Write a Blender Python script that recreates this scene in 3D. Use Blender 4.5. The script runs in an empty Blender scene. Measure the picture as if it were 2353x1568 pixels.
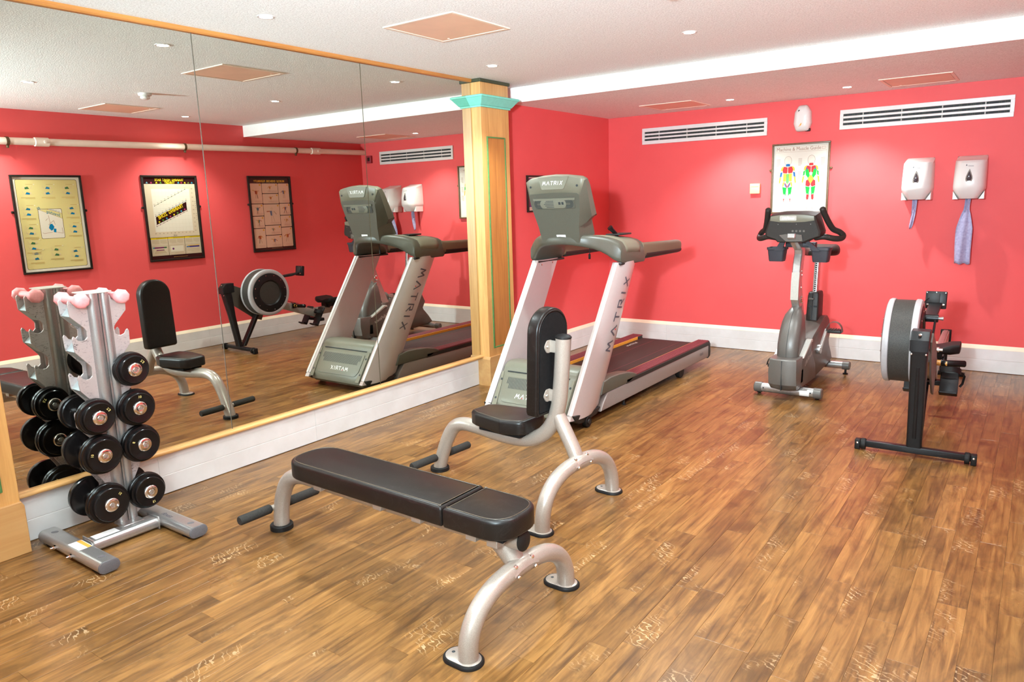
import bpy, bmesh, math, random
from math import pi, sin, cos, radians, sqrt, atan2
from mathutils import Vector, Matrix, Quaternion
random.seed(7)
SC = bpy.context.scene
COL = SC.collection

# ---------------------------------------------------------------- camera
def set_camera():
    cd = bpy.data.cameras.new('camera'); co = bpy.data.objects.new('camera', cd); COL.objects.link(co)
    yaw, pitch, roll, f = 0.6278, -0.1879, 0.0304, 1681.6
    Rz = Matrix.Rotation(yaw, 3, 'Z'); Rx = Matrix.Rotation(pitch, 3, 'X'); Ry = Matrix.Rotation(roll, 3, 'Y')
    R = Rz @ Rx @ Ry
    right = R @ Vector((1, 0, 0)); fwd = R @ Vector((0, 1, 0)); up = R @ Vector((0, 0, 1))
    m = Matrix((right, up, -fwd)).transposed().to_4x4()
    m.translation = Vector((3.8193, 0.0, 1.54))
    co.matrix_world = m
    cd.sensor_fit = 'HORIZONTAL'; cd.sensor_width = 36.0
    cd.lens = f / 2353.0 * 36.0
    cd.clip_start = 0.01; cd.clip_end = 60
    SC.camera = co
set_camera()
SC.view_settings.view_transform = 'Standard'
SC.view_settings.look = 'None'
SC.view_settings.gamma = 1.0
SC.view_settings.use_curve_mapping = False
SC.view_settings.exposure = 2.12
SC.cycles.use_denoising = True
SC.cycles.use_adaptive_sampling = True
SC.cycles.adaptive_threshold = 0.015
SC.cycles.max_bounces = 8
SC.cycles.diffuse_bounces = 4
SC.cycles.glossy_bounces = 6
SC.cycles.caustics_reflective = True
SC.cycles.caustics_refractive = False
SC.cycles.blur_glossy = 0.6
SC.cycles.sample_clamp_indirect = 6.0

w = bpy.data.worlds.new('world'); SC.world = w; w.use_nodes = True
w.node_tree.nodes['Background'].inputs[0].default_value = (1.0, 0.93, 0.86, 1)
w.node_tree.nodes['Background'].inputs[1].default_value = 0.3

ZC, ZL = 2.51, 2.385          # main ceiling, dropped ceiling over the back of the room
YB, YBEAM = 7.251, 5.41       # back wall, front of the dropped ceiling
XR, XL = 3.918, -0.074         # right wall, left wall behind the mirrors
LIGHTS_HI = [(0.492, 2.526), (0.486, 4.453), (1.99, 4.433), (2.32, 2.52), (3.55, 2.62), (3.5, 4.45), (0.49, 0.7), (2.05, 0.7)]  # last two are unseen lamps added for extra light, without fittings
LIGHTS_LO = [(1.43, 6.74), (2.41, 6.737)]
SPOT_W, FLASH_W, BOUNCE_W = 31.0, 180.0, 270.0
def add_light(name, typ, loc, energy, color, **kw):
    ld = bpy.data.lights.new(name, typ); ld.energy = energy; ld.color = color
    for k, v in kw.items(): setattr(ld, k, v)
    lo = bpy.data.objects.new(name, ld); lo.location = loc; COL.objects.link(lo); return lo
WARM = (0.86, 1.0, 1.02)
for i, (x, y) in enumerate(LIGHTS_HI):
    add_light('downlight_lamp', 'SPOT', (x, y, ZC - 0.02), SPOT_W, WARM, spot_size=radians(112), spot_blend=0.7, shadow_soft_size=0.035)
for i, (x, y) in enumerate(LIGHTS_LO):
    add_light('downlight_lamp', 'SPOT', (x, y, ZL - 0.02), SPOT_W, WARM, spot_size=radians(112), spot_blend=0.7, shadow_soft_size=0.035)
AIM = Vector((-0.40, 1.0, 0.02))
fl = add_light('camera_flash', 'SPOT', (3.30, -0.35, 1.80), FLASH_W, (0.80, 1.0, 1.08), spot_size=radians(98), spot_blend=1.0, shadow_soft_size=0.28)
fl.rotation_euler = AIM.to_track_quat('-Z', 'Y').to_euler()
fl = add_light('camera_flash_bounce', 'SPOT', (3.30, -0.30, 1.86), BOUNCE_W, (0.76, 1.0, 1.14), spot_size=radians(130), spot_blend=0.9, shadow_soft_size=0.06)
fl.rotation_euler = Vector((-0.6, 1.4, 1.0)).to_track_quat('-Z', 'Y').to_euler()

# ---------------------------------------------------------------- helpers
def S(r, g, b):
    f = lambda c: (c / 12.92 if c <= 0.04045 else ((c + 0.055) / 1.055) ** 2.4)
    return (f(r / 255), f(g / 255), f(b / 255), 1.0)

class N:
    """small node-tree helper"""
    def __init__(s, name):
        s.m = bpy.data.materials.new(name); s.m.use_nodes = True
        s.t = s.m.node_tree; s.b = s.t.nodes['Principled BSDF']; s.out = s.t.nodes['Material Output']
    def n(s, typ, **kw):
        n = s.t.nodes.new(typ)
        for k, v in kw.items():
            if isinstance(k, str) and hasattr(n, k): setattr(n, k, v)
        return n
    def l(s, a, b): s.t.links.new(a, b)
    def tex(s, scale, detail=3, rough=0.5, vec=None, dist=0.0, typ='ShaderNodeTexNoise'):
        n = s.t.nodes.new(typ); n.inputs['Scale'].default_value = scale
        if 'Detail' in n.inputs: n.inputs['Detail'].default_value = detail
        if 'Roughness' in n.inputs: n.inputs['Roughness'].default_value = rough
        if 'Distortion' in n.inputs: n.inputs['Distortion'].default_value = dist
        if vec is not None: s.l(vec, n.inputs['Vector'])
        return n
    def ramp(s, fac, stops):
        r = s.t.nodes.new('ShaderNodeValToRGB'); e = r.color_ramp.elements
        while len(e) < len(stops): e.new(0.5)
        for el, (p, c) in zip(e, stops): el.position = p; el.color = c if len(c) == 4 else (*c, 1)
        s.l(fac, r.inputs[0]); return r
    def mix(s, fac, a, b, blend='MIX'):
        m = s.t.nodes.new('ShaderNodeMix'); m.data_type = 'RGBA'; m.blend_type = blend
        for inp, v in ((m.inputs[0], fac), (m.inputs[6], a), (m.inputs[7], b)):
            if hasattr(v, 'is_output') or isinstance(v, bpy.types.NodeSocket): s.l(v, inp)
            else: inp.default_value = v
        return m.outputs[2]
    def math(s, op, a, b=0.0, c=0.0):
        m = s.t.nodes.new('ShaderNodeMath'); m.operation = op
        for inp, v in zip(m.inputs, (a, b, c)):
            if isinstance(v, bpy.types.NodeSocket): s.l(v, inp)
            else: inp.default_value = v
        return m.outputs[0]
    def mapping(s, src, scale=(1, 1, 1), loc=(0, 0, 0)):
        m = s.t.nodes.new('ShaderNodeMapping'); m.inputs['Scale'].default_value = scale; m.inputs['Location'].default_value = loc
        s.l(src, m.inputs['Vector']); return m.outputs[0]
    def pos(s): return s.t.nodes.new('ShaderNodeNewGeometry').outputs['Position']
    def obj(s): return s.t.nodes.new('ShaderNodeTexCoord').outputs['Object']
    def bump(s, h, strength=0.2, dist=0.002):
        b = s.t.nodes.new('ShaderNodeBump'); b.inputs['Strength'].default_value = strength; b.inputs['Distance'].default_value = dist
        s.l(h, b.inputs['Height']); s.l(b.outputs[0], s.b.inputs['Normal'])
    def setp(s, **kw):
        names = dict(color='Base Color', rough='Roughness', metal='Metallic', spec='Specular IOR Level', coat='Coat Weight', coat_rough='Coat Roughness', emis='Emission Color', emis_s='Emission Strength', alpha='Alpha', trans='Transmission Weight')
        for k, v in kw.items():
            inp = s.b.inputs[names[k]]
            if isinstance(v, bpy.types.NodeSocket): s.l(v, inp)
            else: inp.default_value = v
        return s

def plain(name, color, rough=0.5, metal=0.0, grain=None, bump=None, **kw):
    """plain finish with a faint procedural mottling; grain=(scale, amount) bump=(scale, strength, distance)"""
    m = N(name); m.setp(color=color, rough=rough, metal=metal, **kw)
    if grain:
        t = m.tex(grain[0], 4, 0.6, m.obj())
        k = grain[1]
        lo = tuple(max(0, c * (1 - k)) for c in color[:3]) + (1,); hi = tuple(min(1, c * (1 + k)) for c in color[:3]) + (1,)
        m.setp(color=m.ramp(t.outputs[0], [(0.3, lo), (0.7, hi)]).outputs[0])
    if bump:
        t = m.tex(bump[0], 3, 0.6, m.obj()); m.bump(t.outputs[0], bump[1], bump[2])
    return m.m

def spl(pts, n=8):
    """Catmull-Rom through pts (tuples of any length)"""
    P = [Vector(p) for p in pts]; P = [P[0] * 2 - P[1]] + P + [P[-1] * 2 - P[-2]]; out = []
    for i in range(1, len(P) - 2):
        for k in range(n):
            t = k / n; a, b, c, d = P[i - 1:i + 3]
            out.append(0.5 * ((2 * b) + (c - a) * t + (2 * a - 5 * b + 4 * c - d) * t * t + (3 * b - a - 3 * c + d) * t ** 3))
    out.append(P[-2]); return out

def rrect(w, h, r, n=5):
    """rounded rectangle outline centred on the origin, counter-clockwise"""
    r = min(r, w / 2 - 1e-5, h / 2 - 1e-5); o = []
    for cx, cy, a0 in ((w / 2 - r, h / 2 - r, 0), (-w / 2 + r, h / 2 - r, pi / 2), (-w / 2 + r, -h / 2 + r, pi), (w / 2 - r, -h / 2 + r, 3 * pi / 2)):
        for k in range(n + 1):
            a = a0 + pi / 2 * k / n; o.append((cx + r * cos(a), cy + r * sin(a)))
    return o

def rpoly(pts, rad, n=5):
    """polygon with rounded corners; rad = one radius or one per corner"""
    out = []; L = len(pts)
    for i in range(L):
        r = rad[i] if isinstance(rad, (list, tuple)) else rad
        p = Vector(pts[i]); a = (Vector(pts[i - 1]) - p); b = (Vector(pts[(i + 1) % L]) - p)
        if r <= 0: out.append(tuple(p)); continue
        la, lb = a.length, b.length; a.normalize(); b.normalize()
        ang = math.acos(max(-1, min(1, a.dot(b)))); d = min(r / math.tan(ang / 2), la * 0.49, lb * 0.49)
        p0, p1 = p + a * d, p + b * d
        for k in range(n + 1):
            t = k / n; out.append(tuple((1 - t) ** 2 * p0 + 2 * t * (1 - t) * p + t * t * p1))
    return out

def inset(poly, d):
    """move every edge of a counter-clockwise outline inwards by d"""
    L = len(poly); o = []
    for i in range(L):
        p = Vector(poly[i]); a = p - Vector(poly[i - 1]); b = Vector(poly[(i + 1) % L]) - p
        if a.length < 1e-9: a = b
        if b.length < 1e-9: b = a
        na = Vector((-a.y, a.x)).normalized(); nb = Vector((-b.y, b.x)).normalized()
        m = na + nb; m = m / max(0.3, m.length_squared) * 2 if m.length > 1e-6 else na
        o.append(tuple(p + m * d * 1.0 if m.length < 3 else p + na * d))
    return o

class MB:
    """collects geometry for ONE mesh object"""
    def __init__(s): s.v = []; s.f = []; s.c = []; s.cur = (1, 1, 1, 1)
    def add(s, vs, fs, M=None):
        o = len(s.v)
        s.v += [tuple(M @ Vector(p)) if M is not None else tuple(p) for p in vs]
        s.f += [tuple(i + o for i in f) for f in fs]; s.c += [s.cur] * len(fs); return s
    def bm(s, b, M=None):
        b.verts.index_update(); s.add([v.co for v in b.verts], [[v.index for v in f.verts] for f in b.faces], M); b.free(); return s
    def box(s, lo, hi, r=0.0, seg=2, M=None):
        b = bmesh.new(); bmesh.ops.create_cube(b, size=1.0)
        c = [(lo[i] + hi[i]) / 2 for i in range(3)]; d = [abs(hi[i] - lo[i]) for i in range(3)]
        for v in b.verts: v.co = Vector((v.co.x * d[0] + c[0], v.co.y * d[1] + c[1], v.co.z * d[2] + c[2]))
        if r > 0: bmesh.ops.bevel(b, geom=b.edges[:], offset=min(r, min(d) * 0.49), segments=seg, profile=0.5, affect='EDGES')
        return s.bm(b, M)
    def loft(s, loops, cap=True, closed=True):
        n = len(loops[0]); vs = [p for l in loops for p in l]; fs = []
        for i in range(len(loops) - 1):
            for k in range(n if closed else n - 1):
                a = i * n + k; b = i * n + (k + 1) % n; fs.append((a, b, b + n, a + n))
        if cap: fs += [tuple(range(n))[::-1], tuple(range((len(loops) - 1) * n, len(loops) * n))]
        return s.add(vs, fs)
    def tube(s, path, r, n=16, cap=True, sx=1.0, sy=1.0, up=None, round_end=0):
        P = [Vector(p) for p in path]; L = len(P); R = r if isinstance(r, (list, tuple)) else [r] * L
        T = [(P[min(i + 1, L - 1)] - P[max(i - 1, 0)]).normalized() for i in range(L)]
        u = Vector(up) if up is not None else (Vector((0, 0, 1)) if abs(T[0].z) < 0.9 else Vector((1, 0, 0)))
        u = (u - T[0] * u.dot(T[0])).normalized(); loops = []
        for i in range(L):
            if i: u = T[i - 1].rotation_difference(T[i]) @ u; u = (u - T[i] * u.dot(T[i])).normalized()
            v = T[i].cross(u)
            loops.append([P[i] + (u * cos(2 * pi * k / n) * sx + v * sin(2 * pi * k / n) * sy) * R[i] for k in range(n)])
        if round_end:
            a = [P[0] + (p - P[0]) * 0.75 - T[0] * R[0] * 0.35 for p in loops[0]]; b = [P[-1] + (p - P[-1]) * 0.75 + T[-1] * R[-1] * 0.35 for p in loops[-1]]
            loops = [a] + loops + [b]
        return s.loft(loops, cap)
    def prism(s, poly, axis, a, b, r=0.0, seg=2, M=None):
        """outline extruded along axis from a to b; the outline gives the other two coordinates in order"""
        def p3(q, h): return [(h, q[0], q[1]), (q[0], h, q[1]), (q[0], q[1], h)][axis]
        m = bmesh.new(); lo = [m.verts.new(p3(q, a)) for q in poly]; hi = [m.verts.new(p3(q, b)) for q in poly]
        f0 = m.faces.new(lo[::-1]); f1 = m.faces.new(hi); L = len(poly)
        for i in range(L): m.faces.new((lo[i], lo[(i + 1) % L], hi[(i + 1) % L], hi[i]))
        bmesh.ops.recalc_face_normals(m, faces=m.faces[:])
        if r > 0:
            es = list({e for f in (f0, f1) for e in f.edges}); bmesh.ops.bevel(m, geom=es, offset=r, segments=seg, profile=0.5, affect='EDGES')
        return s.bm(m, M)
    def lathe(s, prof, origin, axis=(0, 0, 1), n=24, sx=1.0, sy=1.0):
        z = Vector(axis).normalized(); x = z.orthogonal().normalized(); y = z.cross(x); o = Vector(origin); loops = []
        for r, h in prof: loops.append([o + z * h + (x * cos(2 * pi * k / n) * sx + y * sin(2 * pi * k / n) * sy) * max(r, 1e-5) for k in range(n)])
        return s.loft(loops, True)
    def pad(s, outline, z0, z1, r, seg=4, M=None, crown=0.0):
        """upholstered pad: outline in xy with rounded top and bottom rims"""
        lo = [[(p[0], p[1], z0 + r * .6 * (1 - cos(pi / 2 * k / seg))) for p in inset(outline, r * .6 * (1 - sin(pi / 2 * k / seg)))] for k in range(seg + 1)]
        hi = [[(p[0], p[1], z1 - r * (1 - sin(pi / 2 * k / seg))) for p in inset(outline, r * (1 - cos(pi / 2 * k / seg)))] for k in range(seg + 1)]
        if crown: hi.append([(p[0], p[1], z1 + crown) for p in inset(outline, r * 2.2)])
        o = MB(); o.loft(lo + hi, True); return s.add(o.v, o.f, M)
    def quad(s, pts, M=None): return s.add(pts, [tuple(range(len(pts)))], M)
    def stroke(s, segs, wd, M=None):
        """flat letter strokes in the xy plane: list of ((x0,y0),(x1,y1))"""
        for (a, b) in segs:
            a, b = Vector(a), Vector(b); d = (b - a).normalized(); n = Vector((-d.y, d.x)) * wd / 2; e = d * wd * 0.3
            s.add([(p.x, p.y, 0) for p in (a - n - e, b - n + e, b + n + e, a + n - e)], [(0, 1, 2, 3)], M)
        return s
    def text(s, body, size, M=None, bold=0.0, align='CENTER', sx=1.0, shear=0.0):
        c = bpy.data.curves.new('t', 'FONT'); c.body = body; c.size = size; c.align_x = align; c.align_y = 'CENTER'; c.offset = bold; c.shear = shear; c.resolution_u = 2
        o = bpy.data.objects.new('t', c); COL.objects.link(o); dg = bpy.context.evaluated_depsgraph_get(); dg.update()
        me = bpy.data.meshes.new_from_object(o.evaluated_get(dg))
        s.add([(v.co.x * sx, v.co.y, 0) for v in me.vertices], [tuple(p.vertices) for p in me.polygons], M)
        bpy.data.objects.remove(o); bpy.data.curves.remove(c); bpy.data.meshes.remove(me); return s
    def flip(s): s.f = [f[::-1] for f in s.f]; return s
    def mesh(s, name, angle=40, colors=False, fix=True):
        me = bpy.data.meshes.new(name); me.from_pydata(s.v, [], s.f)
        if colors:
            at = me.color_attributes.new('col', 'FLOAT_COLOR', 'CORNER'); i = 0; buf = []
            for f, c in zip(s.f, s.c): buf += list(c) * len(f)
            at.data.foreach_set('color', buf)
        if fix:
            b = bmesh.new(); b.from_mesh(me); bmesh.ops.recalc_face_normals(b, faces=b.faces[:]); b.to_mesh(me); b.free()
        if angle: 
            me.polygons.foreach_set('use_smooth', [True] * len(me.polygons)); me.set_sharp_from_angle(angle=radians(angle))
        return me
    def build(s, name, mat, parent=None, angle=40, colors=False, fix=True, label=None):
        me = s.mesh(name, angle, colors, fix)
        if mat: me.materials.append(mat)
        o = bpy.data.objects.new(name, me); COL.objects.link(o)
        if parent is not None: o.parent = parent
        if label: o['label'] = label
        return o

def thing(name, label, cat, loc=(0, 0, 0), rot=0.0, group=None):
    o = bpy.data.objects.new(name, None); o.empty_display_size = 0.05; COL.objects.link(o)
    o.location = loc; o.rotation_euler = (0, 0, rot); o['label'] = label; o['category'] = cat
    if group: o['group'] = group
    return o
def tag(o, label, cat, group=None):
    o['label'] = label; o['category'] = cat
    if group: o['group'] = group
    return o
def struct(o): o['kind'] = 'structure'; return o
def copy_tree(o, parent=None, loc=None, **props):
    c = o.copy(); COL.objects.link(c)
    if parent is not None: c.parent = parent
    if loc is not None: c.location = loc
    for k, v in props.items(): c[k] = v
    for ch in list(o.children): copy_tree(ch, c)
    return c
def T(x, y, z): return Matrix.Translation((x, y, z))
def basis(o, x, y):
    """matrix whose local x and y axes are the given directions, at o"""
    x = Vector(x).normalized(); y = Vector(y); y = (y - x * y.dot(x)).normalized(); z = x.cross(y)
    m = Matrix((x, y, z)).transposed().to_4x4(); m.translation = Vector(o); return m
def LETTERS():
    return {'M': (1.15, [((0, 0), (.28, 1)), ((.28, 1), (.5, .3)), ((.5, .3), (.9, 1)), ((.9, 1), (1.0, 0))]),
            'A': (1.1, [((0, 0), (.6, 1)), ((.6, 1), (.95, 0))]), 'T': (.9, [((.1, 1), (.95, 1)), ((.52, 1), (.36, 0))]),
            'R': (1.0, [((0.05, 0), (.22, 1)), ((.22, 1), (.85, 1)), ((.85, 1), (.8, .5)), ((.8, .5), (.4, .5)), ((.4, .5), (.85, 0))]),
            'I': (.45, [((.1, 0), (.27, 1))]), 'X': (1.05, [((0, 0), (1.0, 1)), ((.3, 1), (.72, 0))])}
def wordmark(mb, word, h, M, wd=.13, gap=.22):
    """angular stroke lettering, left aligned at the origin"""
    x = 0; L = LETTERS(); dots = []
    for ch in word:
        wdt, segs = L[ch]
        mb.stroke([((a[0] * h + x, a[1] * h), (b[0] * h + x, b[1] * h)) for a, b in segs], wd * h, M)
        if ch == 'A': dots.append((x + .55 * h, .12 * h))
        x += (wdt + gap) * h
    return x - gap * h, dots

# ---------------------------------------------------------------- materials
def m_wall():
    m = N('red_wall_paint'); p = m.pos(); t = m.tex(1.6, 3, 0.6, p)
    m.setp(color=m.ramp(t.outputs[0], [(0.3, S(226, 84, 84)), (0.7, S(231, 89, 88))]).outputs[0], rough=0.55, spec=0.3)
    n = m.tex(260, 2, 0.5, p); m.bump(n.outputs[0], 0.15, 0.001); return m.m
def m_ceiling():
    m = N('stippled_ceiling_paint'); p = m.pos(); t = m.tex(110, 5, 0.65, p)
    big = m.tex(1.2, 4, 0.6, p)
    c = m.ramp(t.outputs[0], [(0.3, S(214, 209, 203)), (0.58, S(250, 248, 244))]).outputs[0]
    c = m.mix(m.math('MULTIPLY', big.outputs[0], 0.25), c, (0.95, 0.94, 0.92, 1))
    m.setp(color=c, rough=0.8, spec=0.2); m.bump(t.outputs[0], 0.7, 0.006); return m.m
def m_white(name='white_gloss_paint', c=(224, 219, 215)):
    m = N(name); t = m.tex(6, 3, 0.6, m.pos())
    lo = S(c[0] - 8, c[1] - 9, c[2] - 10)
    m.setp(color=m.ramp(t.outputs[0], [(0.35, lo), (0.65, S(*c))]).outputs[0], rough=0.35); return m.m
def m_oak(name, light=(226, 172, 104), dark=(190, 132, 70), axis=2, scale=1.0, rough=0.38):
    m = N(name); sc = [26 * scale] * 3; sc[axis] = 1.6 * scale
    v = m.mapping(m.pos(), sc); t = m.tex(1.0, 6, 0.65, v, 0.6); sc2 = [130 * scale] * 3; sc2[axis] = 3 * scale
    g = m.tex(1.0, 3, 0.6, m.mapping(m.pos(), sc2))
    c = m.ramp(t.outputs[0], [(0.28, S(*dark)), (0.66, S(*light))]).outputs[0]
    c = m.mix(m.math('MULTIPLY', g.outputs[0], 0.3), c, S(*[int(q * .86) for q in dark]))
    m.setp(color=c, rough=rough); m.bump(g.outputs[0], 0.08, 0.001); return m.m
def m_floor():
    m = N('oak_plank_vinyl'); p = m.pos()
    at = m.n('ShaderNodeAttribute'); at.attribute_name = 'tone'; tone = at.outputs['Fac']
    cmb = m.n('ShaderNodeCombineXYZ'); m.l(m.math('MULTIPLY', tone, 57.0), cmb.inputs[0]); m.l(m.math('MULTIPLY', tone, 31.0), cmb.inputs[1]); m.l(m.math('MULTIPLY', tone, 91.0), cmb.inputs[2])
    ad = m.n('ShaderNodeVectorMath', operation='ADD'); m.l(p, ad.inputs[0]); m.l(cmb.outputs[0], ad.inputs[1]); q = ad.outputs[0]
    streak = m.tex(1.0, 6, 0.62, m.mapping(q, (34, 2.2, 34)), 1.2)
    blot = m.tex(1.0, 5, 0.62, m.mapping(q, (9, 4, 9)), 0.7)
    grain = m.tex(1.0, 3, 0.6, m.mapping(q, (260, 9, 260)))
    tan = m.ramp(streak.outputs[0], [(0.30, S(112, 82, 50)), (0.47, S(164, 124, 78)), (0.66, S(196, 154, 102))]).outputs[0]
    dk = m.ramp(blot.outputs[0], [(0.47, (0, 0, 0)), (0.66, (1, 1, 1))]).outputs[0]
    c = m.mix(m.math('MULTIPLY', dk, 0.6), tan, S(88, 64, 42))
    # each plank has its own shade
    shade = m.ramp(m.math('FRACT', m.math('MULTIPLY', tone, 7.31)), [(0.0, (0.40, 0.325, 0.215)), (0.5, (0.50, 0.41, 0.28)), (1.0, (0.59, 0.485, 0.335))]).outputs[0]
    c = m.mix(1.0, c, shade, 'MULTIPLY')
    c = m.mix(m.math('MULTIPLY', m.math('SUBTRACT', grain.outputs[0], 0.42), 0.55), c, S(92, 62, 38))
    # pale medullary flecks on some planks
    wv = m.t.nodes.new('ShaderNodeTexWave'); wv.wave_type = 'BANDS'; wv.bands_direction = 'DIAGONAL'
    wv.inputs['Scale'].default_value = 15; wv.inputs['Distortion'].default_value = 10; wv.inputs['Detail'].default_value = 2; wv.inputs['Detail Scale'].default_value = 1.6
    m.l(m.mapping(q, (0.8, 1.5, 1)), wv.inputs['Vector'])
    fl = m.ramp(wv.outputs['Fac'], [(0.87, (0, 0, 0)), (0.96, (1, 1, 1))]).outputs[0]
    zone = m.ramp(m.tex(1.0, 3, 0.5, m.mapping(q, (5, 3.2, 5))).outputs[0], [(0.55, (0, 0, 0)), (0.64, (1, 1, 1))]).outputs[0]
    has = m.math('GREATER_THAN', m.math('FRACT', m.math('MULTIPLY', tone, 13.7)), 0.45)
    k = m.math('MULTIPLY', m.math('MULTIPLY', m.math('MULTIPLY', fl, zone), has), 0.34)
    c = m.mix(k, c, S(232, 200, 156))
    # dark cracks along the grain
    ck = m.ramp(m.tex(1.0, 4, 0.6, m.mapping(q, (46, 1.6, 46)), 2.5).outputs[0], [(0.28, (1, 1, 1)), (0.34, (0, 0, 0))]).outputs[0]
    c = m.mix(m.math('MULTIPLY', ck, 0.6), c, S(70, 46, 28))
    sm = m.tex(2.2, 4, 0.6, p)
    m.setp(color=c, rough=m.ramp(sm.outputs[0], [(0.3, (0.27,) * 3), (0.7, (0.31,) * 3)]).outputs[0], spec=0.5)
    m.bump(grain.outputs[0], 0.06, 0.0006); return m.m
def m_mirror():
    m = N('mirror_silvering'); g = m.t.nodes.new('ShaderNodeBsdfGlossy'); g.inputs['Color'].default_value = (0.66, 0.66, 0.60, 1); g.inputs['Roughness'].default_value = 0.0
    m.l(g.outputs[0], m.out.inputs['Surface']); return m.m
def m_flecked(name, c, amount=0.22, rough=0.32, metal=0.35, scale=700):
    m = N(name); t = m.tex(scale, 2, 0.5, m.obj())
    lo = tuple(x * (1 - amount) for x in c[:3]) + (1,); hi = tuple(min(1, x * (1 + amount)) for x in c[:3]) + (1,)
    m.setp(color=m.ramp(t.outputs[0], [(0.35, lo), (0.65, hi)]).outputs[0], rough=rough, metal=metal, coat=0.4, coat_rough=0.12); return m.m
def m_vinyl(name='black_upholstery_vinyl', c=(0.008, 0.0058, 0.005, 1), rough=0.36):
    m = N(name); p = m.obj(); t = m.tex(420, 3, 0.6, p); cr = m.tex(7, 5, 0.7, p, 1.5)
    sc = m.ramp(cr.outputs[0], [(0.485, (0, 0, 0)), (0.5, (1, 1, 1)), (0.515, (0, 0, 0))]).outputs[0]
    m.setp(color=m.mix(m.math('MULTIPLY', sc, 0.1), c, (0.10, 0.085, 0.075, 1)), rough=rough, spec=0.32)
    m.bump(t.outputs[0], 0.12, 0.0006); return m.m
def m_scuffed():
    m = N('scuffed_silver_plate'); p = m.obj()
    a = m.tex(1.0, 6, 0.75, m.mapping(p, (60, 60, 110)), 1.0); z = m.tex(11, 3, 0.5, p)
    k = m.math('MULTIPLY', m.ramp(a.outputs[0], [(0.36, (1, 1, 1)), (0.46, (0, 0, 0))]).outputs[0], m.ramp(z.outputs[0], [(0.36, (0, 0, 0)), (0.6, (1, 1, 1))]).outputs[0])
    m.setp(color=m.mix(k, S(186, 174, 170), S(60, 55, 55)), rough=0.42, metal=0.35); return m.m
def m_attr(name, rough=0.5, spec=0.4, coat=0.0):
    m = N(name); a = m.n('ShaderNodeVertexColor') if False else m.t.nodes.new('ShaderNodeVertexColor'); a.layer_name = 'col'
    m.setp(color=m.mix(1.0, a.outputs[0], (0.72, 0.70, 0.67, 1), 'MULTIPLY'), rough=rough, spec=spec, coat=coat, coat_rough=0.05); return m.m
def m_emit(name, c, s):
    m = N(name); m.setp(color=(0, 0, 0, 1), emis=c, emis_s=s); return m.m
def m_perf():
    m = N('perforated_black_screen'); v = m.tex(300, 0, 0, m.obj(), typ='ShaderNodeTexVoronoi')
    m.setp(color=m.ramp(v.outputs[0], [(0.25, (0.006, 0.006, 0.006)), (0.4, (0.05, 0.044, 0.038))]).outputs[0], rough=0.55, spec=0.25); return m.m
def m_belt():
    m = N('woven_black_belt'); t = m.tex(500, 2, 0.5, m.obj()); m.setp(color=m.ramp(t.outputs[0], [(0.3, S(34, 28, 25)), (0.7, S(52, 43, 39))]).outputs[0], rough=0.55, spec=0.25); m.bump(t.outputs[0], 0.3, 0.001); return m.m
def m_tissue():
    m = N('blue_paper_towel'); t = m.tex(60, 4, 0.6, m.obj()); m.setp(color=m.ramp(t.outputs[0], [(0.3, S(142, 138, 170)), (0.7, S(172, 168, 196))]).outputs[0], rough=0.9); m.bump(t.outputs[0], 0.3, 0.002); return m.m

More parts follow.
